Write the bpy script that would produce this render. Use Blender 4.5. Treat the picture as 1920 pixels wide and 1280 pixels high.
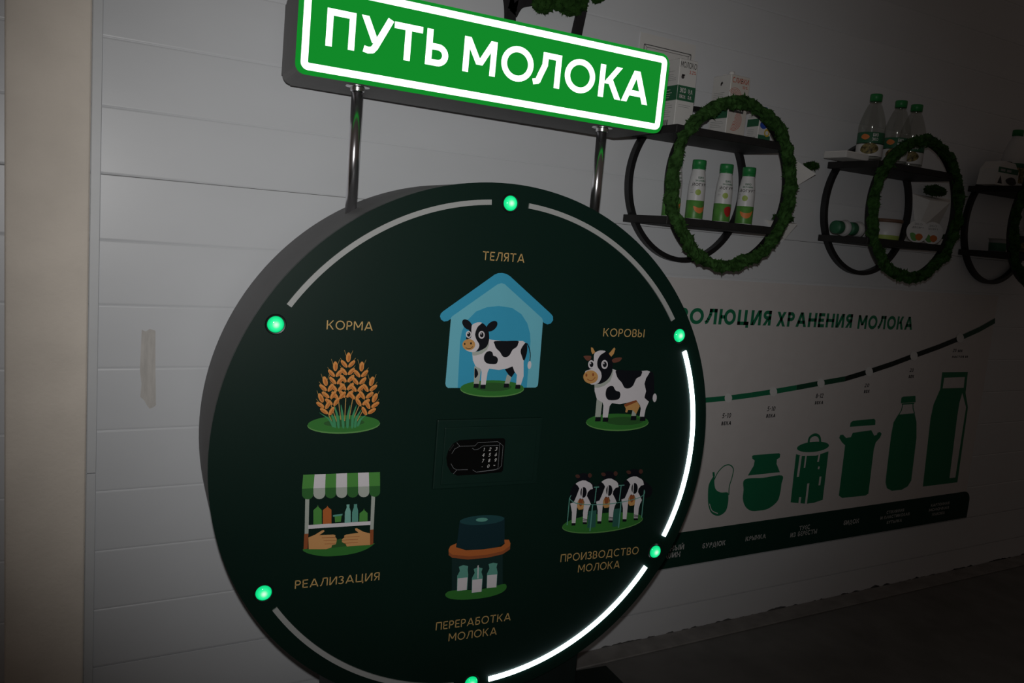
import bpy, bmesh, math, random
from mathutils import Vector, Matrix, noise

random.seed(7)
scene = bpy.context.scene
COL = scene.collection
for o in list(bpy.data.objects):
    bpy.data.objects.remove(o)

# ------------------------------------------------------------------ camera
cam_d = bpy.data.cameras.new('camera')
cam_d.sensor_fit = 'HORIZONTAL'
cam_d.sensor_width = 36.0
cam_d.lens = 28.8
cam_d.clip_start = 0.02
cam = bpy.data.objects.new('camera', cam_d)
COL.objects.link(cam)
RIGHT = Vector((0.8676980, -0.4900948, 0.0831106))
FWD = Vector((0.4970587, 0.8573559, -0.1336915))
UP = Vector((-0.0057338, 0.1573147, 0.9875319))
CAM = Vector((-0.8665, -1.5521, 1.3073))
m = Matrix((RIGHT, UP, -FWD)).transposed().to_4x4()
m.translation = CAM
cam.matrix_world = m
scene.camera = cam

# ------------------------------------------------------------------ world, lights, exposure
world = bpy.data.worlds.new('dim_room')
world.use_nodes = True
bg = world.node_tree.nodes['Background']
bg.inputs['Color'].default_value = (1.25, 1.0, 0.86, 1)
bg.inputs['Strength'].default_value = 0.0245
scene.world = world

fl = bpy.data.lights.new('camera_flash', 'SPOT')
fl.energy = 57.6
fl.color = (1.0, 0.985, 0.97)
fl.spot_size = math.radians(75.2)
fl.spot_blend = 1.0
fl.shadow_soft_size = 0.012
flash = bpy.data.objects.new('camera_flash', fl)
COL.objects.link(flash)
flash.location = CAM + UP * 0.075 - FWD * 0.02
aim = (FWD - RIGHT * 0.072 + UP * 0.062).normalized()
flash.rotation_euler = aim.to_track_quat('-Z', 'Y').to_euler()

vs = scene.view_settings
vs.view_transform = 'Standard'
vs.look = 'None'
vs.exposure = 0.0
vs.gamma = 1.0
vs.use_curve_mapping = False

# ------------------------------------------------------------------ materials
MATS = {}
def mat(name, rgb, rough=0.6, spec=0.3, metal=0.0, noise_amt=0.0, noise_scale=20.0, bump=0.0, bump_scale=80.0,
        emit=None, emit_strength=0.0, stretch=None):
    """Principled material whose colour is broken up by a procedural noise."""
    if name in MATS:
        return MATS[name]
    mt = bpy.data.materials.new(name)
    mt.use_nodes = True
    nt = mt.node_tree
    p = nt.nodes['Principled BSDF']
    p.inputs['Base Color'].default_value = (*rgb, 1)
    p.inputs['Roughness'].default_value = rough
    p.inputs['Specular IOR Level'].default_value = spec
    p.inputs['Metallic'].default_value = metal
    if emit:
        p.inputs['Emission Color'].default_value = (*emit, 1)
        p.inputs['Emission Strength'].default_value = emit_strength
    if noise_amt or bump:
        tc = nt.nodes.new('ShaderNodeTexCoord')
        mp = nt.nodes.new('ShaderNodeMapping')
        if stretch:
            mp.inputs['Scale'].default_value = stretch
        nt.links.new(tc.outputs['Object'], mp.inputs['Vector'])
    if noise_amt:
        n = nt.nodes.new('ShaderNodeTexNoise')
        n.inputs['Scale'].default_value = noise_scale
        n.inputs['Detail'].default_value = 5
        nt.links.new(mp.outputs[0], n.inputs['Vector'])
        r = nt.nodes.new('ShaderNodeValToRGB')
        r.color_ramp.elements[0].position = 0.3
        r.color_ramp.elements[1].position = 0.7
        r.color_ramp.elements[0].color = (*[c * (1 - noise_amt) for c in rgb], 1)
        r.color_ramp.elements[1].color = (*[min(1, c * (1 + noise_amt)) for c in rgb], 1)
        nt.links.new(n.outputs['Fac'], r.inputs['Fac'])
        nt.links.new(r.outputs['Color'], p.inputs['Base Color'])
    if bump:
        n2 = nt.nodes.new('ShaderNodeTexNoise')
        n2.inputs['Scale'].default_value = bump_scale
        n2.inputs['Detail'].default_value = 6
        nt.links.new(mp.outputs[0], n2.inputs['Vector'])
        b = nt.nodes.new('ShaderNodeBump')
        b.inputs['Strength'].default_value = bump
        b.inputs['Distance'].default_value = 0.004
        nt.links.new(n2.outputs['Fac'], b.inputs['Height'])
        nt.links.new(b.outputs['Normal'], p.inputs['Normal'])
    MATS[name] = mt
    return mt

def glow(name, rgb, strength):
    mt = bpy.data.materials.new(name)
    mt.use_nodes = True
    nt = mt.node_tree
    nt.nodes.clear()
    e = nt.nodes.new('ShaderNodeEmission')
    e.inputs['Color'].default_value = (*rgb, 1)
    e.inputs['Strength'].default_value = strength
    o = nt.nodes.new('ShaderNodeOutputMaterial')
    nt.links.new(e.outputs[0], o.inputs['Surface'])
    MATS[name] = mt
    return mt

mat('panel', (0.70, 0.72, 0.745), 0.34, 0.42, noise_amt=0.03, noise_scale=6, bump=0.03, bump_scale=9, stretch=(0.4, 1, 1))
mat('trim', (0.68, 0.70, 0.72), 0.4, 0.35, noise_amt=0.02)
mat('column', (0.90, 0.82, 0.72), 0.62, 0.25, noise_amt=0.06, noise_scale=9, bump=0.25, bump_scale=120)
mat('gap', (0.22, 0.22, 0.22), 0.9, 0.1)
mat('floor', (0.20, 0.197, 0.19), 0.75, 0.2, noise_amt=0.15, noise_scale=7, bump=0.15, bump_scale=60)
mat('kerb', (0.27, 0.26, 0.25), 0.8, 0.2, noise_amt=0.18, noise_scale=14, bump=0.2, bump_scale=70)
mat('stain', (0.60, 0.58, 0.55), 0.7, 0.15, noise_amt=0.10, noise_scale=40, stretch=(3, 1, 0.6))
mat('drum_face', (0.004, 0.018, 0.0125), 0.43, 0.20, noise_amt=0.05, noise_scale=4)
mat('drum_side', (0.17, 0.17, 0.175), 0.55, 0.25, noise_amt=0.05, noise_scale=8)
mat('stand_dark', (0.010, 0.018, 0.016), 0.5, 0.3, noise_amt=0.1)
mat('sign_side', (0.16, 0.155, 0.155), 0.5, 0.3, noise_amt=0.06)
mat('chrome', (0.80, 0.79, 0.82), 0.21, 0.5, 1.0, noise_amt=0.03)
mat('strip_off', (0.42, 0.43, 0.42), 0.45, 0.35, noise_amt=0.03)
mat('bezel', (0.012, 0.013, 0.013), 0.35, 0.4, noise_amt=0.05)
mat('safe_green', (0.005, 0.021, 0.015), 0.46, 0.2, noise_amt=0.05)
mat('lock_black', (0.004, 0.004, 0.004), 0.25, 0.25, noise_amt=0.1)
mat('lock_line', (0.20, 0.21, 0.22), 0.4, 0.4, noise_amt=0.05)
mat('lock_digit', (0.62, 0.62, 0.60), 0.5, 0.3, noise_amt=0.05)
mat('black_metal', (0.012, 0.012, 0.013), 0.45, 0.35, noise_amt=0.1)
mat('shelf_black', (0.022, 0.021, 0.021), 0.6, 0.25, noise_amt=0.15, noise_scale=30)
mat('moss', (0.031, 0.080, 0.020), 0.95, 0.05, noise_amt=0.6, noise_scale=55)
mat('moss_dark', (0.022, 0.060, 0.013), 0.95, 0.05, noise_amt=0.5, noise_scale=55)
mat('bark', (0.022, 0.020, 0.022), 0.8, 0.2, noise_amt=0.2)
mat('carton_white', (0.68, 0.67, 0.65), 0.5, 0.3, noise_amt=0.02)
mat('carton_cream', (0.62, 0.58, 0.53), 0.5, 0.3, noise_amt=0.02)
mat('carton_green', (0.030, 0.13, 0.065), 0.5, 0.3, noise_amt=0.05)
mat('carton_red', (0.52, 0.10, 0.06), 0.5, 0.3, noise_amt=0.05)
mat('carton_ink', (0.06, 0.055, 0.055), 0.6, 0.2, noise_amt=0.05)
mat('carton_grey', (0.34, 0.34, 0.34), 0.6, 0.2, noise_amt=0.05)
mat('cap_green', (0.020, 0.22, 0.055), 0.4, 0.4, noise_amt=0.05)
mat('cap_blue', (0.02, 0.20, 0.50), 0.4, 0.4, noise_amt=0.05)
mat('ink_blue', (0.03, 0.08, 0.42), 0.5, 0.3, noise_amt=0.05)
mat('ink_yellow', (0.62, 0.42, 0.05), 0.5, 0.3, noise_amt=0.05)
mat('yogurt_white', (0.66, 0.66, 0.66), 0.4, 0.4, noise_amt=0.02)
mat('yogurt_green', (0.09, 0.27, 0.05), 0.4, 0.4, noise_amt=0.20, noise_scale=40)
mat('lime', (0.34, 0.45, 0.10), 0.5, 0.3, noise_amt=0.05)
mat('melon', (0.70, 0.22, 0.06), 0.5, 0.3, noise_amt=0.1)
mat('strawberry', (0.45, 0.025, 0.02), 0.5, 0.3, noise_amt=0.1)
mat('label_art', (0.20, 0.16, 0.06), 0.5, 0.3, noise_amt=0.9, noise_scale=120)
mat('tub_brown', (0.16, 0.09, 0.06), 0.5, 0.3, noise_amt=0.1)
mat('planter_white', (0.86, 0.84, 0.81), 0.6, 0.25, noise_amt=0.03)
mat('sheet_white', (0.72, 0.71, 0.69), 0.6, 0.2, noise_amt=0.02)
mat('poster', (0.71, 0.68, 0.67), 0.5, 0.3, noise_amt=0.02)
mat('band_green', (0.005, 0.040, 0.027), 0.5, 0.25, noise_amt=0.05)
mat('band_text', (0.55, 0.55, 0.54), 0.6, 0.2, noise_amt=0.03)
mat('poster_ink', (0.05, 0.05, 0.055), 0.6, 0.2, noise_amt=0.03)
mat('gold', (0.62, 0.40, 0.15), 0.45, 0.35, noise_amt=0.05)
# print colours of the pictures
for nm, c in dict(blue=(0.045, 0.37, 0.58), pale_blue=(0.17, 0.54, 0.66), grass_light=(0.13, 0.33, 0.09), grass=(0.040, 0.20, 0.035),
                  grass_dark=(0.030, 0.115, 0.028), white=(0.72, 0.69, 0.72), bone=(0.44, 0.48, 0.43), ink=(0.006, 0.007, 0.011),
                  tan=(0.62, 0.33, 0.11), rust=(0.32, 0.09, 0.03), brown=(0.17, 0.06, 0.04), ear_dark=(0.085, 0.035, 0.026), wheat=(0.74, 0.30, 0.075),
                  wheat_dark=(0.52, 0.17, 0.035), straw=(0.50, 0.30, 0.09), blade=(0.055, 0.30, 0.13), stall_green=(0.085, 0.30, 0.06),
                  stall_shade=(0.035, 0.15, 0.035), orange=(0.50, 0.14, 0.035), glass_teal=(0.12, 0.36, 0.29), glass_pale=(0.22, 0.50, 0.42),
                  skin=(0.66, 0.34, 0.13), tank=(0.007, 0.028, 0.036), tank_top=(0.015, 0.066, 0.072), tank_glass=(0.010, 0.032, 0.030),
                  milk_glass=(0.030, 0.13, 0.10), leaf=(0.012, 0.19, 0.088), leaf_dark=(0.008, 0.075, 0.040), soot=(0.007, 0.016, 0.012),
                  poster_line=(0.71, 0.68, 0.67), poster_dot=(0.78, 0.78, 0.77)).items():
    mat('print_' + nm, c, 0.45, 0.3, noise_amt=0.02)
SIGN_GREEN = glow('sign_green_lit', (0.006, 0.245, 0.022), 1.0)
SIGN_WHITE = glow('sign_white_lit', (0.97, 1.0, 0.98), 1.9)
STRIP_ON = glow('strip_lit', (0.80, 0.94, 1.0), 7.0)

def button_glow():
    """Green lamp lens: brightest where the diode sits behind its middle."""
    mt = bpy.data.materials.new('button_lit')
    mt.use_nodes = True
    nt = mt.node_tree
    p = nt.nodes['Principled BSDF']
    p.inputs['Base Color'].default_value = (0.02, 0.30, 0.10, 1)
    p.inputs['Roughness'].default_value = 0.12
    tc = nt.nodes.new('ShaderNodeTexCoord')
    mp = nt.nodes.new('ShaderNodeMapping')
    mp.inputs['Scale'].default_value = (1, 0, 1)
    ln = nt.nodes.new('ShaderNodeVectorMath')
    ln.operation = 'LENGTH'
    mr = nt.nodes.new('ShaderNodeMapRange')
    mr.inputs['From Min'].default_value = 0.0
    mr.inputs['From Max'].default_value = 0.0172
    rp = nt.nodes.new('ShaderNodeValToRGB')
    rp.color_ramp.interpolation = 'EASE'
    rp.color_ramp.elements[0].color = (0.70, 1.0, 0.80, 1)
    rp.color_ramp.elements[1].color = (0.0, 0.22, 0.07, 1)
    e2 = rp.color_ramp.elements.new(0.52)
    e2.color = (0.02, 0.92, 0.34, 1)
    e3 = rp.color_ramp.elements.new(0.85)
    e3.color = (0.0, 0.70, 0.23, 1)
    L = nt.links.new
    L(tc.outputs['Object'], mp.inputs['Vector'])
    L(mp.outputs[0], ln.inputs[0])
    L(ln.outputs['Value'], mr.inputs['Value'])
    L(mr.outputs[0], rp.inputs['Fac'])
    L(rp.outputs['Color'], p.inputs['Emission Color'])
    p.inputs['Emission Strength'].default_value = 0.95
    MATS['button_lit'] = mt
    return mt
button_glow()

def clear_plastic():
    mt = bpy.data.materials.new('clear_plastic')
    mt.use_nodes = True
    nt = mt.node_tree
    nt.nodes.clear()
    t = nt.nodes.new('ShaderNodeBsdfTransparent')
    t.inputs['Color'].default_value = (0.86, 0.87, 0.85, 1)
    g = nt.nodes.new('ShaderNodeBsdfGlossy')
    g.inputs['Roughness'].default_value = 0.10
    mx = nt.nodes.new('ShaderNodeMixShader')
    mx.inputs[0].default_value = 0.09
    o = nt.nodes.new('ShaderNodeOutputMaterial')
    nt.links.new(t.outputs[0], mx.inputs[1])
    nt.links.new(g.outputs[0], mx.inputs[2])
    nt.links.new(mx.outputs[0], o.inputs['Surface'])
    MATS['clear_plastic'] = mt
clear_plastic()

# ------------------------------------------------------------------ object helpers
def tag(o, label=None, cat=None, group=None, kind=None):
    if label: o['label'] = label
    if cat: o['category'] = cat
    if group: o['group'] = group
    if kind: o['kind'] = kind
    return o

def empty(name, loc=(0, 0, 0), rz=0.0, parent=None):
    o = bpy.data.objects.new(name, None)
    o.empty_display_size = 0.05
    COL.objects.link(o)
    o.location = loc
    o.rotation_euler = (0, 0, rz)
    if parent: o.parent = parent
    return o

def link_mesh(name, me, mats, parent=None, smooth=False, loc=(0, 0, 0), rot=(0, 0, 0)):
    if isinstance(mats, str): mats = [mats]
    if not me.materials:
        for k in mats: me.materials.append(MATS[k])
    if smooth:
        for p in me.polygons: p.use_smooth = True
    o = bpy.data.objects.new(name, me)
    COL.objects.link(o)
    o.location = loc
    o.rotation_euler = rot
    if parent: o.parent = parent
    return o

def obj(name, bm, mats, parent=None, smooth=False, loc=(0, 0, 0), rot=(0, 0, 0)):
    bmesh.ops.recalc_face_normals(bm, faces=bm.faces)
    me = bpy.data.meshes.new(name)
    bm.to_mesh(me)
    bm.free()
    return link_mesh(name, me, mats, parent, smooth, loc, rot)

def box(bm, x0, x1, y0, y1, z0, z1, bevel=0.0, seg=2, mi=0):
    r = bmesh.ops.create_cube(bm, size=1)
    vs_ = r['verts']
    for v in vs_:
        v.co = Vector(((x0 + x1) / 2 + v.co.x * (x1 - x0), (y0 + y1) / 2 + v.co.y * (y1 - y0), (z0 + z1) / 2 + v.co.z * (z1 - z0)))
    fs = {f for v in vs_ for f in v.link_faces}
    if bevel:
        es = {e for v in vs_ for e in v.link_edges}
        rr = bmesh.ops.bevel(bm, geom=list(es), offset=bevel, segments=seg, affect='EDGES', profile=0.6)
        fs = set(rr['faces']) | {f for f in fs if f.is_valid}
    for f in fs:
        if f.is_valid: f.material_index = mi
    return bm

def lathe(bm, prof, n=28, mi=0, close=True):
    """prof: [(radius, z)] spun about Z."""
    rings = []
    for r, z in prof:
        if r < 1e-6:
            rings.append([bm.verts.new((0, 0, z))])
        else:
            rings.append([bm.verts.new((r * math.cos(2 * math.pi * i / n), r * math.sin(2 * math.pi * i / n), z)) for i in range(n)])
    for a, b in zip(rings, rings[1:]):
        for i in range(n):
            j = (i + 1) % n
            if len(a) == 1 and len(b) == 1: continue
            if len(a) == 1: f = bm.faces.new((a[0], b[i], b[j]))
            elif len(b) == 1: f = bm.faces.new((a[i], a[j], b[0]))
            else: f = bm.faces.new((a[i], a[j], b[j], b[i]))
            f.material_index = mi
    return bm

def tube(bm, a, b, r, n=20, r2=None, cap=True):
    a, b = Vector(a), Vector(b)
    d = (b - a).normalized()
    u = d.orthogonal().normalized()
    w = d.cross(u)
    r2 = r if r2 is None else r2
    A = [bm.verts.new(a + (u * math.cos(t) + w * math.sin(t)) * r) for t in [2 * math.pi * i / n for i in range(n)]]
    B = [bm.verts.new(b + (u * math.cos(t) + w * math.sin(t)) * r2) for t in [2 * math.pi * i / n for i in range(n)]]
    for i in range(n):
        bm.faces.new((A[i], A[(i + 1) % n], B[(i + 1) % n], B[i]))
    if cap:
        bm.faces.new(A[::-1]); bm.faces.new(B)
    return bm

def prism(bm, pts, y0, y1, mi=0):
    """polygon pts (x, z) extruded between two y planes."""
    A = [bm.verts.new((x, y0, z)) for x, z in pts]
    B = [bm.verts.new((x, y1, z)) for x, z in pts]
    n = len(pts)
    fs = [bm.faces.new(A), bm.faces.new(B[::-1])]
    for i in range(n):
        fs.append(bm.faces.new((A[i], B[i], B[(i + 1) % n], A[(i + 1) % n])))
    for f in fs: f.material_index = mi
    return bm

def ring_section(bm, R, sec, n=72, a0=0.0, a1=2 * math.pi):
    """section points (dr, y) swept round the Y axis in the XZ plane."""
    full = abs(a1 - a0 - 2 * math.pi) < 1e-6
    rows = []
    cnt = n if full else n + 1
    for i in range(cnt):
        a = a0 + (a1 - a0) * i / n
        rows.append([bm.verts.new(((R + dr) * math.cos(a), y, (R + dr) * math.sin(a))) for dr, y in sec])
    k = len(sec)
    for i in range(n):
        A, B = rows[i], rows[(i + 1) % cnt]
        for j in range(k):
            bm.faces.new((A[j], A[(j + 1) % k], B[(j + 1) % k], B[j]))
    if not full:
        bm.faces.new(rows[0]); bm.faces.new(rows[-1][::-1])
    return bm

def rounded_rect(w, h, r, n=6):
    pts = []
    for cx, cz, a in ((w - r, h - r, 0), (-w + r, h - r, 90), (-w + r, -h + r, 180), (w - r, -h + r, 270)):
        for i in range(n + 1):
            t = math.radians(a + 90 * i / n)
            pts.append((cx + r * math.cos(t), cz + r * math.sin(t)))
    return pts

# ------------------------------------------------------------------ stroke lettering (Cyrillic capitals and digits)
def glyph(ch, w):
    """Polygons of one character at cap height 1 with stroke w -> (width, [polys])."""
    P = []
    k = w * 1.12
    def V(x, y0=0.0, y1=1.0): P.append([(x, y0), (x + w, y0), (x + w, y1), (x, y1)])
    def H(y, x0, x1, t=None):
        t = t or w
        P.append([(x0, y), (x1, y), (x1, y + t), (x0, y + t)])
    def D(x0, y0, x1, y1, kk=None):
        kk = kk or k
        P.append([(x0, y0), (x0 + kk, y0), (x1 + kk, y1), (x1, y1)])
    def A(cx, cy, rx, ry, a0, a1, n=14):
        for i in range(n):
            t0 = math.radians(a0 + (a1 - a0) * i / n); t1 = math.radians(a0 + (a1 - a0) * (i + 1) / n)
            P.append([(cx + rx * math.cos(t0), cy + ry * math.sin(t0)), (cx + rx * math.cos(t1), cy + ry * math.sin(t1)),
                      (cx + (rx - w) * math.cos(t1), cy + (ry - w) * math.sin(t1)), (cx + (rx - w) * math.cos(t0), cy + (ry - w) * math.sin(t0))])
    def Q(pts):
        for (xa, ya), (xb, yb) in zip(pts, pts[1:]):
            dx, dy = xb - xa, yb - ya
            l = math.hypot(dx, dy) or 1
            nx, ny = -dy / l * w / 2, dx / l * w / 2
            ex, ey = dx / l * w * .12, dy / l * w * .12
            P.append([(xa - ex + nx, ya - ey + ny), (xa - ex - nx, ya - ey - ny), (xb + ex - nx, yb + ey - ny), (xb + ex + nx, yb + ey + ny)])
    def bowl(x0, W, y0, y1):
        ry = (y1 - y0) / 2; rx = min(ry, W - x0 - w * .3); cx = W - rx
        H(y0, x0, cx); H(y1 - w, x0, cx); A(cx, (y0 + y1) / 2, rx, ry, -90, 90)
    def bowl_l(x1, x0, y0, y1):
        ry = (y1 - y0) / 2; rx = min(ry, x1 - x0 - w * .3); cx = x0 + rx
        H(y0, cx, x1); H(y1 - w, cx, x1); A(cx, (y0 + y1) / 2, rx, ry, 90, 270)
    c = ch.upper()
    if c == 'П': W = .80; V(0); V(W - w); H(1 - w, 0, W)
    elif c == 'У':
        W = .88; D(.5 * W - k * .62, .30, 0, 1)
        Q([(W - k / 2, 1.0), (.46 * W, .20), (.38 * W, w * .62), (.26 * W, w * .5), (.14 * W, w * .62)])
    elif c == 'Т': W = .80; H(1 - w, 0, W); V(W / 2 - w / 2)
    elif c == 'Ь': W = .66; V(0); bowl(0, W, 0, .62)
    elif c == 'Ы': W = .98; V(0); bowl(0, .62, 0, .60); V(W - w)
    elif c == 'М': W = 1.02; V(0); V(W - w); D(W / 2 - k / 2, .26, 0, 1); D(W / 2 - k / 2, .26, W - k, 1)
    elif c == 'О' or c == '0':
        W = 1.04 if c == 'О' else .62
        A(W / 2, .5, W / 2, .5 if c == '0' else .515, 0, 360, 36)
    elif c == 'Л': W = .84; V(W - w); H(1 - w, .24, W); Q([(.24 + w / 2, 1 - w * .2), (.24 + w * .45, .62), (.20, .32), (.13, w * .7), (0.0, w * .48)])
    elif c == 'К': W = .80; V(0); D(w * .85, .44, W - k * 1.2, 1, k * 1.05); D(W - k * 1.05, 0, w * .85 + .10, .60, k * 1.05)
    elif c == 'А': W = .98; D(0, 0, W / 2 - k * .55, 1); D(W - k, 0, W / 2 - k * .45, 1); H(.21, .17, W - .17)
    elif c == 'Е': W = .60; V(0); H(0, 0, W); H(1 - w, 0, W); H(.5 - w / 2, 0, W * .9)
    elif c == 'Р': W = .64; V(0); bowl(0, W, .38, 1)
    elif c == 'Я': W = .66; V(W - w); bowl_l(W, 0, .40, 1); D(0, 0, .30, .46)
    elif c == 'В' or c == '8' and False: W = .66; V(0); bowl(0, W * .93, .5 - w / 2, 1); bowl(0, W, 0, .5 + w / 2)
    elif c in 'ИЙ':
        W = .84; V(0); V(W - w); D(w * .25, 0, W - w * 1.3, 1, k * 1.05)
        if c == 'Й': A(W / 2, 1.22, .16, .15, 180, 360, 8)
    elif c in 'З3': W = .60; A(W * .42, .74, W * .52, .26, 150, -90); A(W * .42, .265, W * .58, .27, 90, -150)
    elif c == 'Д': W = .96; V(W - w * 1.6, w * .5, 1); H(0, 0, W); H(1 - w, .28, W - w * .6); Q([(.28 + w / 2, 1 - w * .2), (.25, .5), (.12, w * .6)]); V(0, -.16, w); V(W - w, -.16, w)
    elif c == 'С': W = .90; A(.52, .5, .52, .515, 48, 312, 26)
    elif c == 'Э': W = .86; A(W - .50, .5, .50, .515, -132, 132, 26); H(.5 - w / 2, .22, W - w)
    elif c == 'Б': W = .66; V(0); H(1 - w, 0, W * .9); bowl(0, W, 0, .6)
    elif c == 'Ц': W = .90; V(0); V(.90 - w * 1.7); H(0, 0, W); V(W - w, -.18, w)
    elif c == 'Ю': W = 1.30; V(0); H(.5 - w / 2, w * .5, .45); A(W - .46, .5, .46, .515, 0, 360, 30)
    elif c == 'Х': W = .82; D(0, 0, W - k, 1); D(W - k, 0, 0, 1)
    elif c == 'Н': W = .80; V(0); V(W - w); H(.5 - w / 2, 0, W)
    elif c == 'Г': W = .58; V(0); H(1 - w, 0, W)
    elif c == 'Ш': W = 1.10; V(0); V(W / 2 - w / 2); V(W - w); H(0, 0, W)
    elif c == 'Ч': W = .74; V(W - w); V(0, .52, 1); H(.38, w * .4, W)
    elif c == '1': W = .34; V(W - w); D(0, .78, W - k * 1.1, 1)
    elif c == '2': W = .60; A(W / 2, .70, W / 2, .30, 170, -35); D(0, w * .6, W * .60, .58); H(0, 0, W)
    elif c == '4': W = .66; V(W * .62); H(.22, 0, W); D(0, .24, W * .55, 1)
    elif c == '5': W = .60; H(1 - w, .08, W * .95); V(.06, .5, 1); A(W * .42, .32, W * .58, .33, 120, -140)
    elif c == '6': W = .62; A(W / 2, .31, W / 2, .31, 0, 360, 20); D(.02, .36, .30, 1)
    elif c == '7': W = .58; H(1 - w, 0, W); D(.12, 0, W - k, 1)
    elif c == '8': W = .60; A(W / 2, .74, W * .44, .26, 0, 360, 20); A(W / 2, .27, W / 2, .27, 0, 360, 20)
    elif c == '9': W = .62; A(W / 2, .69, W / 2, .31, 0, 360, 20); D(.22, 0, W - .16, .60)
    elif c == '-': W = .32; H(.42, 0, W)
    elif c == '.': W = w; H(0, 0, w)
    elif c == '%': W = .80; D(.18, 0, .5, 1, k * .8); A(.17, .80, .17, .20, 0, 360, 10); A(.63, .20, .17, .20, 0, 360, 10)
    else: W = .36
    return W, P

def text_polys(s, h, w, x0=None, x1=None, xc=None, z=0.0, gap=0.16, slant=0.0):
    """Lay out s at cap height h; fitted between x0 and x1 when both are given. Lower case is set smaller."""
    out, x = [], 0.0
    for ch in s:
        k = .74 if ch.islower() else 1.0
        W, P = glyph(ch, w / k if k < 1 else w)
        for poly in P: out.append([(x + a * k + slant * b * k, b * k) for a, b in poly])
        x += W * k + gap
    tot = x - gap
    if x0 is not None and x1 is not None: sx, off = (x1 - x0) / tot, x0
    elif xc is not None: sx, off = h, xc - tot * h / 2
    else: sx, off = h, (x0 or 0.0)
    return [[(off + a * sx, z + b * h) for a, b in poly] for poly in out]

def flat_mesh(name, layers, y=0.0, step=0.00012):
    """layers: [(material, [polys (x, z)])] printed one over the other on the plane y, facing -Y."""
    me = bpy.data.meshes.new(name)
    verts, faces, mi, slots = [], [], [], []
    for n, (mname, polys) in enumerate(layers):
        if mname not in slots: slots.append(mname)
        yy = y - step * (n + 1)
        for poly in polys:
            area = sum(poly[i][0] * poly[(i + 1) % len(poly)][1] - poly[(i + 1) % len(poly)][0] * poly[i][1] for i in range(len(poly)))
            if area < 0: poly = poly[::-1]
            b = len(verts)
            verts += [(p[0], yy, p[1]) for p in poly]
            faces.append(list(range(b, b + len(poly))))
            mi.append(slots.index(mname))
    me.from_pydata(verts, [], faces)
    for s in slots: me.materials.append(MATS[s])
    me.polygons.foreach_set('material_index', mi)
    me.update()
    return me

def spline(pts, closed=True, n=5):
    N = len(pts)
    out = []
    for i in range(N if closed else N - 1):
        g = (lambda j: pts[j % N]) if closed else (lambda j: pts[max(0, min(N - 1, j))])
        p0, p1, p2, p3 = g(i - 1), g(i), g(i + 1), g(i + 2)
        for q in range(n):
            t = q / n
            out.append(tuple(0.5 * (2 * p1[a] + (p2[a] - p0[a]) * t + (2 * p0[a] - 5 * p1[a] + 4 * p2[a] - p3[a]) * t * t + (3 * p1[a] - p0[a] - 3 * p2[a] + p3[a]) * t ** 3) for a in (0, 1)))
    if not closed: out.append(tuple(pts[-1]))
    return out

def ribbon(pts, w):
    L, R = [], []
    for i, p in enumerate(pts):
        a = pts[max(0, i - 1)]; b = pts[min(len(pts) - 1, i + 1)]
        dx, dz = b[0] - a[0], b[1] - a[1]
        l = math.hypot(dx, dz) or 1
        nx, nz = -dz / l * w / 2, dx / l * w / 2
        L.append((p[0] + nx, p[1] + nz)); R.append((p[0] - nx, p[1] - nz))
    return [[L[i], L[i + 1], R[i + 1], R[i]] for i in range(len(pts) - 1)]

def art_layers(items, q):
    out = []
    for kind, colour, v in items:
        if kind in 'lL':
            w = v[0] / q; pts = [(v[i] / q, v[i + 1] / q) for i in range(1, len(v), 2)]
            if kind == 'L': pts = spline(pts, False)
            polys = ribbon(pts, w)
        else:
            pts = [(v[i] / q, v[i + 1] / q) for i in range(0, len(v), 2)]
            if kind == 's': polys = [spline(pts)]
            elif kind == 'e':
                c, u, t = pts
                polys = [[(c[0] + u[0] * math.cos(a) + t[0] * math.sin(a), c[1] + u[1] * math.cos(a) + t[1] * math.sin(a)) for a in [2 * math.pi * i / 28 for i in range(28)]]]
            else: polys = [pts]
        out.append(('print_' + colour, polys))
    return out

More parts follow.
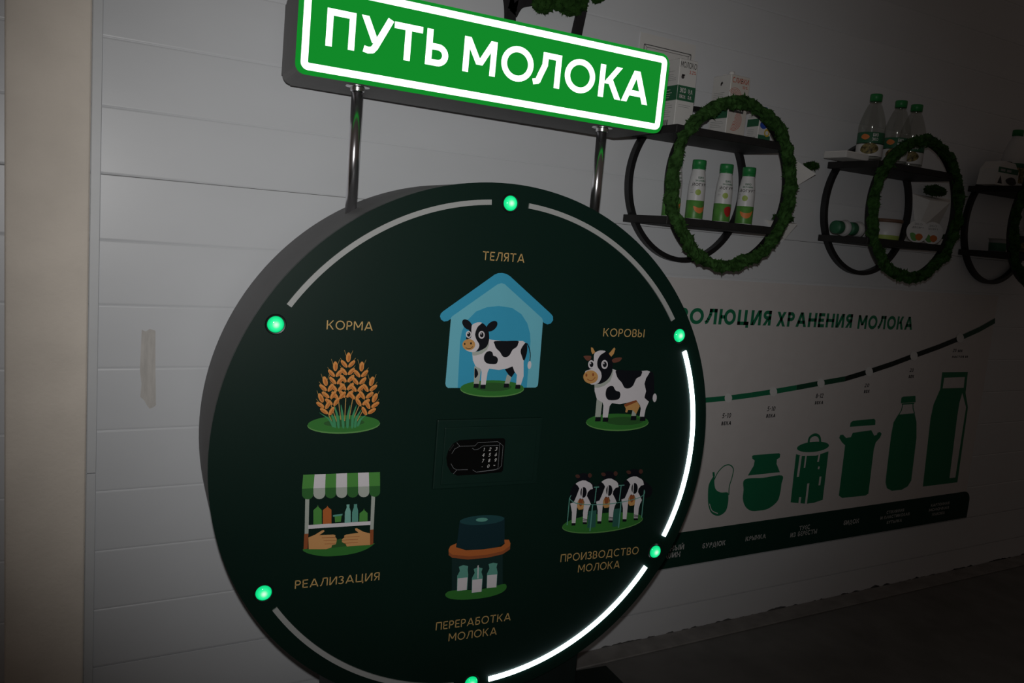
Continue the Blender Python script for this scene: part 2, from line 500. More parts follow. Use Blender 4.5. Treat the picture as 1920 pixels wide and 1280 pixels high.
# picture outlines (x, z pairs on their own sheet; 0.1 mm on the drum, 0.5 mm on the poster)
ART = {
'calf_picture': [
('p','blue',[-1402,3013,-1389,3075,-1336,3128,-226,3961,-151,3993,-57,4004,55,3987,139,3945,1220,3158,1277,3100,1289,3016,1236,2939,1154,2915,1067,2949,1012,2992,-1159,2969,-1215,2925,-1304,2908,-1373,2948]),
('p','pale_blue',[-1154,2992,-1127,3027,-145,3751,-53,3785,28,3766,1006,3052,1036,2993,1053,1550,1041,1503,994,1473,-1103,1473,-1152,1511,-1171,1569]),
('p','blue',[-882,1472,-908,2487,-881,2719,-777,2952,-593,3146,-352,3247,-72,3287,250,3255,489,3125,655,2922,742,2700,769,2520,776,1474]),
('e','grass_light',[-56,1447,769,-4,16,-186]),
('e','grass',[-58,1465,762,-3,15,-177]),
('e','grass_dark',[-53,1492,449,-2,8,-96]),
('p','bone',[-534,1952,-373,1909,-390,1553,-516,1553]),
('s','ink',[-521,1908,-453,1849,-436,1760,-503,1695]),
('p','bone',[262,1777,374,1717,334,1557,217,1558]),
('p','ink',[197,1888,375,1958,446,1823,375,1708,288,1777]),
('p','white',[-610,2230,-582,2084,-509,1952,-378,1894,-356,1820,-354,1529,-237,1529,-214,1821,-183,1901,53,1875,243,1906,375,1958,427,1853,501,1763,500,1527,615,1526,669,1733,637,2066,678,2338,675,2473,577,2531,59,2521,-197,2545,-262,2558,-233,2412,-362,2263]),
('p','bone',[-619,2265,-458,2282,-308,2366,-250,2500,-231,2427,-272,2317,-391,2227,-544,2187,-600,2195]),
('s','ink',[-106,2512,188,2523,453,2529,465,2469,433,2394,341,2327,281,2212,204,2163,116,2180,43,2274,-54,2356,-99,2438]),
('s','ink',[653,2494,695,2398,696,2248,645,2090,575,2201,539,2306,578,2411]),
('s','ink',[-330,2175,-284,2264,-207,2294,-141,2266,-109,2192,-38,2172,7,2105,-24,2015,-135,2005,-247,2022,-316,2086]),
('L','ink',[22,674,2482,739,2384,783,2234,786,2067]),
('e','white',[787,1992,47,-3,0,-91]),
('p','ink',[-517,1568,-404,1568,-403,1479,-523,1479]),
('p','ink',[-355,1547,-241,1547,-240,1457,-360,1458]),
('p','ink',[202,1573,319,1572,321,1482,197,1482]),
('p','ink',[485,1545,604,1545,606,1453,480,1454]),
('e','ink',[-781,2860,105,-98,-61,-58]),
('e','ink',[-207,2841,109,101,69,-63]),
('s','ink',[-753,2664,-729,2737,-682,2805,-602,2885,-448,2904,-349,2843,-277,2734,-246,2559,-280,2411,-369,2336,-505,2284,-586,2318,-693,2491,-784,2553]),
('s','white',[-680,2782,-662,2863,-558,2913,-448,2907,-540,2814,-584,2668,-549,2552,-471,2437,-482,2349,-557,2272,-675,2273,-798,2344,-743,2534,-671,2593]),
('e','tan',[-712,2427,148,3,10,-122]),
('e','ink',[-806,2440,15,0,2,-26]),
('e','ink',[-665,2457,19,0,2,-26]),
('L','ink',[12,-781,2364,-727,2339,-666,2346,-617,2391]),
('e','white',[-737,2650,64,2,6,-76]),
('e','ink',[-734,2650,39,1,4,-49]),
('e','white',[-751,2673,12,0,1,-14]),
('e','white',[-436,2648,72,2,7,-85]),
('e','ink',[-433,2648,44,1,5,-55]),
('e','white',[-450,2671,12,0,1,-15]),
],
'cow_picture': [
('e','grass_light',[3278,614,880,-20,25,-212]),
('e','grass',[3275,632,871,-19,23,-199]),
('e','grass_dark',[3453,647,541,-12,12,-102]),
('p','bone',[2626,1194,2787,1129,2777,758,2628,761]),
('p','bone',[3634,769,3655,944,3784,942,3762,766]),
('p','tan',[3400,1040,3724,1164,3851,1006,3767,813,3648,913,3524,918,3507,854,3453,864,3457,947]),
('p','rust',[3388,1053,3714,1164,3762,1118,3447,997]),
('s','ink',[4036,1848,4140,1799,4192,1559,4214,1299,4106,1123,3958,1217,3973,1374,3911,1559,3942,1688]),
('p','white',[2520,1544,2544,1383,2626,1194,2724,1139,2789,1111,2822,1038,2834,748,2975,745,2995,1018,3049,1090,3271,1065,3478,1094,3725,1159,3849,1024,3879,950,3872,746,4002,743,4021,938,4092,1114,3967,1199,3953,1227,3977,1374,3911,1559,3938,1688,4036,1853,3946,1881,3783,1867,3429,1851,3092,1876,2959,1917,2941,1759,2697,1561]),
('s','ink',[3087,1885,3426,1878,3776,1871,3794,1779,3761,1733,3661,1678,3595,1523,3518,1459,3436,1442,3349,1469,3261,1588,3157,1678,3093,1777]),
('s','ink',[2848,1363,2873,1453,2950,1503,3033,1498,3086,1434,3129,1389,3225,1364,3261,1288,3234,1197,3134,1165,2946,1172,2865,1255]),
('p','bone',[2520,1540,2697,1561,2869,1669,2957,1885,2995,1908,2990,1777,2937,1615,2785,1507,2626,1463,2530,1469]),
('s','ink',[2402,2112,2455,2272,2528,2334,2731,2337,2887,2224,2959,2046,2955,1813,2832,1633,2635,1567,2512,1758,2374,1917,2296,1899,2300,2040]),
('s','white',[2429,2236,2471,2307,2587,2349,2732,2329,2600,2238,2535,2096,2561,1954,2654,1848,2689,1723,2650,1615,2575,1558,2393,1562,2233,1828,2356,1899,2440,1953]),
('e','tan',[2396,1722,197,0,17,-156]),
('e','rust',[2276,1766,26,0,4,-37]),
('e','rust',[2453,1779,26,0,4,-37]),
('L','rust',[17,2310,1674,2374,1639,2444,1642,2517,1713]),
('e','white',[2377,2018,84,1,11,-101]),
('e','ink',[2381,2018,51,0,7,-62]),
('e','white',[2354,2044,16,0,2,-19]),
('e','white',[2732,2021,90,1,12,-107]),
('e','ink',[2736,2021,55,0,8,-66]),
('e','white',[2709,2047,16,0,2,-20]),
('p','tan',[2318,2419,2369,2411,2447,2307,2380,2256,2339,2323]),
('p','tan',[2815,2276,2945,2430,2980,2395,2952,2278,2889,2206]),
('s','brown',[2152,2215,2341,2217,2330,2129,2252,2110,2188,2154]),
('s','brown',[2918,2135,3015,2181,3180,2188,3128,2101,2966,2068]),
('p','ink',[2623,764,2773,762,2772,662,2620,665]),
('p','ink',[2830,751,2981,748,2980,648,2827,651]),
('p','ink',[3608,773,3764,770,3764,668,3605,671]),
('p','ink',[3872,751,4030,748,4029,646,3869,649]),
('e','white',[4229,1215,59,-3,7,-106]),
],
'wheat_picture': [
('e','grass_light',[-3304,717,750,9,17,-192]),
('e','grass',[-3306,734,743,9,16,-179]),
('e','grass_dark',[-3309,754,420,5,7,-79]),
('l','straw',[17,-3306,1272,-3304,795]),
('l','straw',[17,-3462,1273,-3384,821]),
('l','straw',[17,-3162,1270,-3216,830]),
('l','straw',[17,-3609,1154,-3466,787]),
('l','straw',[17,-3009,1146,-3146,780]),
('l','straw',[17,-3672,997,-3561,776]),
('l','straw',[17,-2951,985,-3060,765]),
('s','blade',[-3836,983,-3595,833,-3515,685,-3558,686,-3644,834]),
('s','blade',[-3634,1033,-3514,853,-3474,674,-3517,675,-3564,854]),
('s','blade',[-3545,1146,-3439,908,-3402,670,-3445,671,-3489,909]),
('s','blade',[-3402,1144,-3331,906,-3306,668,-3349,669,-3382,907]),
('s','blade',[-3210,1136,-3218,901,-3219,666,-3263,667,-3269,902]),
('s','blade',[-3076,1135,-3112,899,-3122,663,-3166,664,-3163,900]),
('s','blade',[-2971,1035,-3039,851,-3061,667,-3105,668,-3090,852]),
('s','blade',[-2778,975,-2945,833,-3002,690,-3046,691,-2996,834]),
('l','straw',[7,-3389,1387,-3476,1484]),
('e','wheat',[-3388,1362,65,-75,-30,-26]),
('e','wheat_dark',[-3394,1348,49,-56,-12,-11]),
('l','straw',[7,-3236,1385,-3160,1482]),
('e','wheat',[-3235,1361,63,69,31,-29]),
('e','wheat_dark',[-3226,1347,48,52,13,-12]),
('l','straw',[7,-3386,1544,-3472,1641]),
('e','wheat',[-3385,1520,65,-75,-30,-26]),
('e','wheat_dark',[-3391,1505,49,-56,-12,-11]),
('l','straw',[7,-3233,1543,-3157,1640]),
('e','wheat',[-3232,1519,63,69,31,-29]),
('e','wheat_dark',[-3224,1505,47,52,13,-12]),
('l','straw',[7,-3391,1708,-3477,1804]),
('e','wheat',[-3389,1684,65,-74,-30,-26]),
('e','wheat_dark',[-3396,1669,49,-56,-12,-11]),
('l','straw',[7,-3238,1708,-3161,1805]),
('e','wheat',[-3236,1684,63,69,31,-29]),
('e','wheat_dark',[-3228,1670,47,52,13,-12]),
('l','straw',[7,-3389,1857,-3475,1953]),
('e','wheat',[-3388,1833,65,-74,-30,-26]),
('e','wheat_dark',[-3394,1819,49,-55,-12,-11]),
('l','straw',[7,-3237,1858,-3161,1955]),
('e','wheat',[-3235,1834,63,69,31,-29]),
('e','wheat_dark',[-3227,1820,47,52,13,-12]),
('l','straw',[7,-3393,2014,-3479,2108]),
('e','wheat',[-3392,1989,65,-73,-30,-26]),
('e','wheat_dark',[-3398,1975,49,-55,-12,-11]),
('l','straw',[7,-3241,2015,-3165,2112]),
('e','wheat',[-3239,1991,63,69,31,-28]),
('e','wheat_dark',[-3231,1977,47,52,13,-12]),
('l','straw',[7,-3347,2124,-3403,2272]),
('l','straw',[7,-3281,2125,-3231,2265]),
('e','wheat',[-3314,2125,48,-3,-1,-101]),
('e','wheat_dark',[-3303,2106,21,-1,-1,-67]),
('l','straw',[7,-3548,1371,-3633,1468]),
('e','wheat',[-3546,1346,67,-72,-28,-27]),
('e','wheat_dark',[-3553,1332,50,-54,-12,-11]),
('l','straw',[7,-3396,1370,-3320,1466]),
('e','wheat',[-3394,1345,60,72,32,-28]),
('e','wheat_dark',[-3386,1331,45,54,13,-11]),
('l','straw',[7,-3580,1528,-3665,1624]),
('e','wheat',[-3578,1503,67,-72,-28,-27]),
('e','wheat_dark',[-3585,1489,50,-54,-12,-11]),
('l','straw',[7,-3428,1527,-3352,1624]),
('e','wheat',[-3427,1503,60,72,32,-28]),
('e','wheat_dark',[-3419,1488,45,54,13,-11]),
('l','straw',[7,-3612,1677,-3696,1772]),
('e','wheat',[-3610,1652,67,-71,-28,-27]),
('e','wheat_dark',[-3616,1638,50,-54,-12,-11]),
('l','straw',[7,-3460,1677,-3385,1773]),
('e','wheat',[-3459,1653,60,72,32,-27]),
('e','wheat_dark',[-3451,1638,45,54,13,-11]),
('l','straw',[7,-3645,1827,-3730,1922]),
('e','wheat',[-3644,1803,67,-71,-28,-27]),
('e','wheat_dark',[-3650,1789,50,-53,-12,-11]),
('l','straw',[7,-3495,1828,-3419,1925]),
('e','wheat',[-3493,1804,59,72,31,-27]),
('e','wheat_dark',[-3485,1790,45,54,13,-11]),
('l','straw',[7,-3610,1947,-3664,2094]),
('l','straw',[7,-3544,1948,-3495,2087]),
('e','wheat',[-3577,1947,47,0,5,-100]),
('e','wheat_dark',[-3566,1928,21,0,4,-67]),
('l','straw',[7,-3213,1368,-3301,1466]),
('e','wheat',[-3212,1344,65,-77,-30,-26]),
('e','wheat_dark',[-3218,1329,48,-57,-13,-11]),
('l','straw',[7,-3059,1367,-2982,1465]),
('e','wheat',[-3057,1343,65,68,31,-30]),
('e','wheat_dark',[-3049,1328,49,51,13,-12]),
('l','straw',[7,-3189,1526,-3276,1624]),
('e','wheat',[-3187,1502,65,-76,-30,-26]),
('e','wheat_dark',[-3194,1487,48,-57,-13,-11]),
('l','straw',[7,-3034,1526,-2957,1623]),
('e','wheat',[-3032,1501,65,68,31,-30]),
('e','wheat_dark',[-3024,1487,49,51,13,-12]),
('l','straw',[7,-3161,1677,-3249,1774]),
('e','wheat',[-3160,1652,65,-76,-30,-26]),
('e','wheat_dark',[-3166,1638,48,-57,-13,-11]),
('l','straw',[7,-3006,1677,-2930,1775]),
('e','wheat',[-3005,1653,65,69,31,-29]),
('e','wheat_dark',[-2997,1638,49,51,13,-12]),
('l','straw',[7,-3134,1830,-3221,1926]),
('e','wheat',[-3132,1805,65,-75,-30,-26]),
('e','wheat_dark',[-3139,1791,48,-57,-13,-11]),
('l','straw',[7,-2979,1830,-2902,1928]),
('e','wheat',[-2978,1806,65,69,31,-29]),
('e','wheat_dark',[-2970,1792,49,52,13,-12]),
('l','straw',[7,-3083,1951,-3140,2100]),
('l','straw',[7,-3016,1952,-2966,2093]),
('e','wheat',[-3049,1951,48,-4,-4,-101]),
('e','wheat_dark',[-3039,1932,22,-2,-3,-68]),
('l','straw',[7,-3678,1251,-3763,1348]),
('e','wheat',[-3677,1227,76,-62,-24,-31]),
('e','wheat_dark',[-3683,1213,57,-46,-10,-13]),
('l','straw',[7,-3527,1250,-3451,1346]),
('e','wheat',[-3526,1225,48,80,35,-23]),
('e','wheat_dark',[-3518,1211,36,60,14,-9]),
('l','straw',[7,-3752,1396,-3836,1492]),
('e','wheat',[-3750,1372,76,-61,-24,-31]),
('e','wheat_dark',[-3757,1358,57,-46,-10,-13]),
('l','straw',[7,-3601,1395,-3526,1491]),
('e','wheat',[-3600,1371,48,80,35,-23]),
('e','wheat_dark',[-3592,1357,36,60,14,-9]),
('l','straw',[7,-3811,1545,-3895,1641]),
('e','wheat',[-3809,1521,75,-61,-24,-31]),
('e','wheat_dark',[-3816,1507,57,-46,-10,-13]),
('l','straw',[7,-3661,1545,-3586,1641]),
('e','wheat',[-3660,1521,47,80,35,-23]),
('e','wheat_dark',[-3652,1506,36,60,14,-9]),
('l','straw',[7,-3810,1655,-3864,1803]),
('l','straw',[7,-3744,1655,-3695,1794]),
('e','wheat',[-3777,1655,45,12,30,-97]),
('e','wheat_dark',[-3767,1636,20,5,20,-65]),
('l','straw',[7,-3080,1245,-3169,1344]),
('e','wheat',[-3079,1220,56,-84,-34,-21]),
('e','wheat_dark',[-3085,1206,42,-63,-14,-9]),
('l','straw',[7,-2925,1243,-2847,1341]),
('e','wheat',[-2923,1219,74,59,27,-33]),
('e','wheat_dark',[-2915,1204,55,44,11,-14]),
('l','straw',[7,-3016,1391,-3104,1489]),
('e','wheat',[-3015,1367,56,-84,-34,-22]),
('e','wheat_dark',[-3021,1352,42,-63,-14,-9]),
('l','straw',[7,-2860,1390,-2782,1488]),
('e','wheat',[-2858,1366,74,60,27,-33]),
('e','wheat_dark',[-2850,1351,56,45,11,-14]),
('l','straw',[7,-2952,1543,-3041,1640]),
('e','wheat',[-2951,1518,56,-83,-34,-22]),
('e','wheat_dark',[-2957,1503,42,-63,-14,-9]),
('l','straw',[7,-2796,1542,-2718,1640]),
('e','wheat',[-2794,1518,74,60,28,-33]),
('e','wheat_dark',[-2786,1503,56,45,11,-14]),
('l','straw',[7,-2871,1655,-2929,1806]),
('l','straw',[7,-2803,1655,-2752,1797]),
('e','wheat',[-2837,1655,48,-15,-24,-98]),
('e','wheat_dark',[-2826,1635,21,-7,-16,-65]),
('l','straw',[7,-3775,1076,-3859,1174]),
('e','wheat',[-3773,1052,81,-55,-20,-34]),
('e','wheat_dark',[-3780,1038,61,-41,-8,-14]),
('l','straw',[7,-3624,1074,-3549,1170]),
('e','wheat',[-3623,1050,40,85,37,-20]),
('e','wheat_dark',[-3615,1035,30,64,15,-8]),
('l','straw',[7,-3859,1205,-3943,1302]),
('e','wheat',[-3857,1181,80,-55,-20,-34]),
('e','wheat_dark',[-3864,1166,60,-41,-8,-14]),
('l','straw',[7,-3709,1203,-3634,1299]),
('e','wheat',[-3707,1179,40,85,36,-20]),
('e','wheat_dark',[-3700,1165,30,64,15,-8]),
('l','straw',[7,-3886,1325,-3940,1474]),
('l','straw',[7,-3821,1325,-3772,1463]),
('e','wheat',[-3853,1325,42,19,44,-93]),
('e','wheat_dark',[-3843,1306,19,8,29,-62]),
('l','straw',[7,-2961,1069,-3049,1169]),
('e','wheat',[-2959,1044,50,-88,-36,-19]),
('e','wheat_dark',[-2965,1030,38,-66,-15,-8]),
('l','straw',[7,-2803,1067,-2726,1165]),
('e','wheat',[-2802,1042,79,53,25,-35]),
('e','wheat_dark',[-2794,1027,59,40,10,-15]),
('l','straw',[7,-2902,1199,-2991,1298]),
('e','wheat',[-2901,1174,50,-88,-36,-19]),
('e','wheat_dark',[-2907,1160,38,-66,-15,-8]),
('l','straw',[7,-2745,1197,-2667,1295]),
('e','wheat',[-2743,1173,79,54,25,-35]),
('e','wheat_dark',[-2735,1158,59,40,10,-15]),
('l','straw',[7,-2797,1321,-2855,1474]),
('l','straw',[7,-2728,1320,-2677,1463]),
('e','wheat',[-2762,1321,46,-21,-37,-94]),
('e','wheat_dark',[-2751,1301,21,-9,-25,-63]),
],
'stall_picture': [
('p','grass_dark',[-3506,-1928,-3333,-1752,-3242,-1733,-3065,-1922]),
('s','grass',[-4010,-1894,-4001,-1936,-3862,-2013,-3570,-2090,-3203,-2106,-2906,-2080,-2684,-2018,-2537,-1930,-2555,-1897,-3066,-1910,-3579,-1922,-3939,-1896]),
('p','bone',[-4020,-809,-3939,-806,-3919,-1574,-3997,-1575]),
('p','rust',[-4005,-1567,-3920,-1566,-3918,-1891,-4003,-1898]),
('p','bone',[-2643,-830,-2564,-827,-2551,-1593,-2626,-1595]),
('p','rust',[-2627,-1587,-2551,-1586,-2538,-1914,-2617,-1931]),
('p','stall_green',[-4087,-307,-3858,-309,-3868,-605,-4097,-602]),
('p','stall_shade',[-4097,-598,-3868,-602,-3862,-729,-3869,-771,-3892,-804,-3928,-826,-3972,-831,-4016,-820,-4055,-794,-4081,-757,-4092,-715]),
('p','white',[-3858,-309,-3634,-311,-3629,-609,-3868,-605]),
('p','bone',[-3868,-602,-3629,-606,-3623,-734,-3630,-777,-3654,-812,-3692,-834,-3737,-840,-3783,-828,-3823,-801,-3851,-763,-3862,-720]),
('p','stall_green',[-3634,-311,-3418,-313,-3406,-613,-3629,-609]),
('p','stall_shade',[-3629,-606,-3406,-609,-3399,-738,-3405,-778,-3428,-811,-3463,-831,-3506,-837,-3549,-826,-3587,-801,-3613,-765,-3623,-725]),
('p','white',[-3418,-313,-3193,-315,-3176,-617,-3406,-613]),
('p','bone',[-3406,-609,-3176,-613,-3169,-743,-3175,-784,-3198,-817,-3235,-838,-3278,-843,-3323,-832,-3362,-807,-3388,-771,-3399,-729]),
('p','stall_green',[-3193,-315,-2965,-317,-2943,-621,-3176,-617]),
('p','stall_shade',[-3176,-613,-2944,-617,-2936,-748,-2942,-789,-2966,-822,-3002,-843,-3047,-849,-3092,-838,-3131,-812,-3158,-775,-3169,-734]),
('p','white',[-2965,-317,-2734,-319,-2708,-625,-2943,-621]),
('p','bone',[-2944,-617,-2708,-621,-2700,-752,-2707,-793,-2731,-827,-2768,-848,-2812,-854,-2858,-843,-2898,-817,-2925,-780,-2937,-738]),
('p','stall_green',[-2734,-319,-2497,-322,-2474,-629,-2708,-625]),
('p','stall_shade',[-2708,-621,-2474,-625,-2466,-757,-2472,-798,-2496,-831,-2533,-852,-2577,-857,-2623,-846,-2662,-821,-2690,-785,-2701,-743]),
('p','white',[-3936,-1374,-2631,-1389,-2634,-1471,-3932,-1456]),
('p','stall_green',[-3833,-1370,-3849,-1062,-3770,-992,-3765,-955,-3752,-994,-3677,-1074,-3661,-1376]),
('p','orange',[-3639,-1378,-3655,-1075,-3572,-1013,-3567,-976,-3554,-1015,-3478,-1080,-3462,-1376]),
('p','stall_green',[-3405,-1221,-3260,-1217,-3267,-1353,-3387,-1359]),
('p','glass_teal',[-3443,-1196,-3240,-1180,-3245,-1218,-3434,-1234]),
('p','glass_pale',[-3188,-1382,-3194,-1145,-3162,-1052,-3170,-987,-3107,-984,-3107,-1049,-3073,-1139,-3058,-1384]),
('p','glass_teal',[-3033,-1378,-3042,-1156,-3011,-1051,-3015,-990,-2948,-987,-2944,-1048,-2917,-1134,-2903,-1377]),
('p','stall_green',[-2880,-1378,-2883,-1198,-2805,-1134,-2796,-1096,-2782,-1136,-2711,-1202,-2700,-1380]),
('p','skin',[-3923,-1638,-3794,-1592,-3654,-1509,-3608,-1505,-3602,-1539,-3703,-1607,-3413,-1616,-3368,-1635,-3366,-1677,-3335,-1714,-3335,-1775,-3350,-1835,-3430,-1851,-3435,-1896,-3542,-1925,-3904,-1892]),
('p','skin',[-2630,-1657,-2784,-1606,-2921,-1518,-2961,-1522,-2952,-1561,-2877,-1621,-3137,-1639,-3183,-1658,-3177,-1700,-3227,-1734,-3220,-1800,-3143,-1845,-3110,-1906,-2917,-1904,-2614,-1915]),
('l','rust',[8,-3646,-1668,-3366,-1685]),
('l','rust',[8,-3607,-1733,-3340,-1755]),
('l','rust',[8,-3585,-1803,-3358,-1819]),
('l','rust',[8,-3178,-1693,-2854,-1701]),
('l','rust',[8,-3222,-1754,-2888,-1763]),
('l','rust',[8,-3174,-1827,-2884,-1830]),
],
'processing_picture': [
('p','tank_glass',[-713,-2378,530,-2391,602,-3192,-650,-3190]),
('s','grass',[-803,-3268,-734,-3188,-524,-3183,-8,-3229,424,-3185,634,-3161,702,-3216,679,-3307,530,-3389,184,-3442,-335,-3431,-678,-3365]),
('p','glass_teal',[-531,-3203,-551,-2839,-497,-2729,-526,-2623,-423,-2596,-302,-2633,-308,-2715,-285,-2834,-281,-3203]),
('p','white',[-538,-2899,-297,-2900,-294,-3201,-523,-3196]),
('p','glass_teal',[-167,-3287,-188,-2928,-129,-2809,-163,-2713,-63,-2682,57,-2719,34,-2805,79,-2923,83,-3286]),
('p','white',[-176,-2971,70,-2972,75,-3285,-159,-3280]),
('p','glass_teal',[195,-3214,177,-2862,228,-2741,197,-2632,308,-2610,420,-2638,402,-2729,438,-2847,445,-3217]),
('p','white',[185,-2901,430,-2901,440,-3216,203,-3211]),
('l','white',[26,-62,-2636,-40,-2952]),
('p','tank',[-597,-1530,497,-1538,553,-2161,342,-2248,-88,-2271,-628,-2189,-622,-2058]),
('e','tank_top',[-52,-1563,542,-4,18,-112]),
('e','glass_teal',[-63,-1554,145,-4,6,-46]),
('p','orange',[-811,-2185,-776,-2110,-634,-2057,-639,-2151,-388,-2244,40,-2262,472,-2238,555,-2174,537,-2076,657,-2086,700,-2174,699,-2301,532,-2412,144,-2468,-328,-2464,-713,-2386,-802,-2308]),
('p','rust',[-807,-2238,-718,-2316,-291,-2397,137,-2396,526,-2348,701,-2233,701,-2322,533,-2421,144,-2472,-328,-2468,-712,-2390,-801,-2320]),
],
'milking_picture': [
('e','grass_light',[3162,-1880,1136,30,58,-243]),
('e','grass',[3160,-1864,1129,30,55,-232]),
('p','milk_glass',[2707,-1552,2927,-1541,2944,-1970,2719,-1975]),
('p','milk_glass',[3397,-1548,3633,-1538,3628,-2000,3423,-1999]),
('s','ink',[2153,-1152,2183,-955,2272,-845,2466,-756,2678,-829,2810,-929,2992,-1080,3015,-1206,2939,-1310,2716,-1327,2483,-1235,2270,-1298]),
('e','ink',[2470,-710,188,-10,13,-116]),
('e','ear_dark',[2312,-664,63,-23,-12,-40]),
('e','ear_dark',[2643,-661,55,-3,6,-56]),
('p','tan',[2382,-1244,2528,-1253,2573,-1457,2528,-1493,2426,-1494,2377,-1428]),
('p','rust',[2384,-1228,2526,-1237,2523,-1361,2473,-1420,2421,-1370]),
('p','white',[2272,-845,2351,-796,2450,-771,2536,-778,2681,-852,2729,-901,2761,-996,2682,-1015,2621,-1089,2616,-1166,2683,-1263,2748,-1376,2706,-1466,2683,-1574,2684,-1821,2572,-1812,2553,-1565,2561,-1317,2516,-1221,2422,-1215,2372,-1305,2373,-1552,2373,-1819,2270,-1811,2248,-1543,2183,-1323,2270,-1298,2330,-1148,2386,-967,2336,-895]),
('e','ink',[2512,-1070,86,-11,4,-133]),
('l','white',[25,2469,-948,2480,-1234]),
('p','ink',[2270,-1811,2373,-1819,2374,-1878,2266,-1870]),
('p','ink',[2572,-1812,2684,-1821,2686,-1871,2572,-1862]),
('l','ink',[17,2563,-1729,2686,-1754]),
('l','ink',[17,2568,-1776,2689,-1785]),
('s','ink',[2846,-1144,2876,-944,2967,-832,3166,-742,3386,-816,3522,-917,3710,-1070,3734,-1198,3657,-1304,3427,-1321,3187,-1227,2967,-1292]),
('e','ink',[3170,-695,194,-10,14,-117]),
('e','ear_dark',[3007,-648,65,-23,-12,-40]),
('e','ear_dark',[3348,-645,57,-3,7,-57]),
('p','tan',[3083,-1237,3233,-1246,3280,-1454,3235,-1490,3129,-1491,3078,-1424]),
('p','rust',[3085,-1221,3231,-1230,3228,-1356,3177,-1415,3124,-1365]),
('p','white',[2967,-832,3048,-782,3150,-757,3239,-764,3389,-840,3439,-889,3471,-985,3390,-1004,3328,-1079,3323,-1157,3393,-1256,3460,-1371,3417,-1463,3394,-1572,3397,-1822,3281,-1814,3261,-1563,3267,-1311,3221,-1214,3123,-1208,3072,-1299,3075,-1550,3076,-1820,2970,-1813,2946,-1541,2878,-1317,2967,-1292,3028,-1139,3086,-956,3034,-883]),
('e','ink',[3215,-1060,89,-11,5,-135]),
('l','white',[25,3171,-937,3183,-1227]),
('p','ink',[2970,-1813,3076,-1820,3077,-1881,2966,-1872]),
('p','ink',[3281,-1814,3397,-1822,3399,-1873,3281,-1865]),
('l','ink',[17,3271,-1729,3398,-1754]),
('l','ink',[17,3277,-1777,3402,-1786]),
('s','ink',[3543,-1128,3573,-925,3667,-812,3871,-720,4098,-795,4239,-898,4433,-1053,4459,-1183,4380,-1291,4143,-1308,3895,-1213,3668,-1278]),
('e','ink',[3875,-673,200,-10,15,-119]),
('e','ear_dark',[3707,-625,67,-24,-12,-41]),
('e','ear_dark',[4058,-622,59,-3,7,-57]),
('p','tan',[3788,-1222,3942,-1232,3992,-1442,3945,-1479,3837,-1480,3783,-1412]),
('p','rust',[3789,-1206,3940,-1215,3938,-1343,3885,-1403,3830,-1352]),
('p','white',[3667,-812,3750,-761,3855,-735,3946,-743,4101,-819,4153,-869,4187,-967,4103,-986,4040,-1062,4035,-1142,4107,-1242,4177,-1358,4133,-1451,4110,-1562,4114,-1817,3994,-1808,3972,-1553,3978,-1297,3929,-1199,3829,-1193,3777,-1285,3781,-1540,3783,-1815,3674,-1806,3648,-1531,3577,-1304,3668,-1278,3731,-1123,3789,-937,3735,-863]),
('e','ink',[3923,-1043,92,-11,6,-137]),
('l','white',[26,3877,-918,3891,-1212]),
('p','ink',[3674,-1806,3783,-1815,3785,-1876,3670,-1867]),
('p','ink',[3994,-1808,4114,-1817,4117,-1868,3995,-1859]),
('l','ink',[17,3984,-1722,4115,-1747]),
('l','ink',[17,3990,-1770,4119,-1780]),
('l','glass_teal',[25,2830,-954,2824,-1334]),
('l','glass_teal',[25,3522,-946,3514,-1332]),
('l','glass_teal',[26,2757,-945,2902,-945]),
('l','glass_teal',[25,3452,-939,3612,-940]),
('l','glass_teal',[23,2121,-1166,2124,-1835]),
('l','glass_teal',[30,2770,-1377,2768,-2034]),
('l','glass_teal',[29,3564,-1374,3568,-2019]),
('l','glass_teal',[26,4204,-1104,4211,-1811]),
('L','glass_teal',[18,2156,-1099,2125,-1174,2170,-1230,2287,-1299,2478,-1342,2721,-1371,3000,-1383,3316,-1382,3598,-1361,3846,-1329,4076,-1280,4196,-1215,4221,-1153,4195,-1090]),
],
'waterskin_picture': [
('s','leaf',[2160,973,2159,1041,2189,1093,2201,1105,2206,1051,2226,1001,2275,974,2339,968,2352,942,2357,886,2342,832,2283,807,2217,831,2178,889]),
('p','leaf',[2177,1123,2195,1125,2204,1097,2185,1094]),
('L','leaf',[8,2203,1071,2226,1117,2273,1157,2325,1164,2366,1134,2366,1079,2350,1011,2355,949]),
('L','poster_line',[6,2185,902,2214,852,2272,825]),
],
'clay_jug_picture': [
('p','leaf',[2531,1212,2545,1218,2794,1216,2809,1207,2809,1184,2782,1171,2784,1139,2829,1074,2514,1074,2559,1141,2562,1178,2536,1194]),
('s','leaf',[2490,1048,2669,1046,2854,1048,2861,982,2859,910,2839,854,2759,811,2673,805,2596,810,2534,843,2496,901,2490,971]),
],
'bark_box_picture': [
('L','leaf',[21,3091,1255,3092,1310,3144,1332,3196,1311,3217,1255]),
('e','leaf',[3143,1241,170,2,13,-39]),
('p','leaf',[2971,1198,3040,1179,3185,1172,3317,1197,3322,1033,3327,823,3235,809,3151,809,2982,836]),
('l','poster_line',[23,3023,1183,3022,1024]),
('l','poster_line',[16,3078,1183,3079,1088]),
('l','poster_line',[18,3221,1181,3216,1123]),
('l','poster_line',[18,3235,1087,3231,1067]),
('l','poster_line',[20,3265,1008,3266,941]),
('l','poster_line',[22,3142,966,3146,802]),
('l','poster_line',[22,3074,868,3075,817]),
],
'milk_can_picture': [
('p','leaf',[3520,1403,3543,1418,3789,1424,3808,1409,3812,1374,3519,1373]),
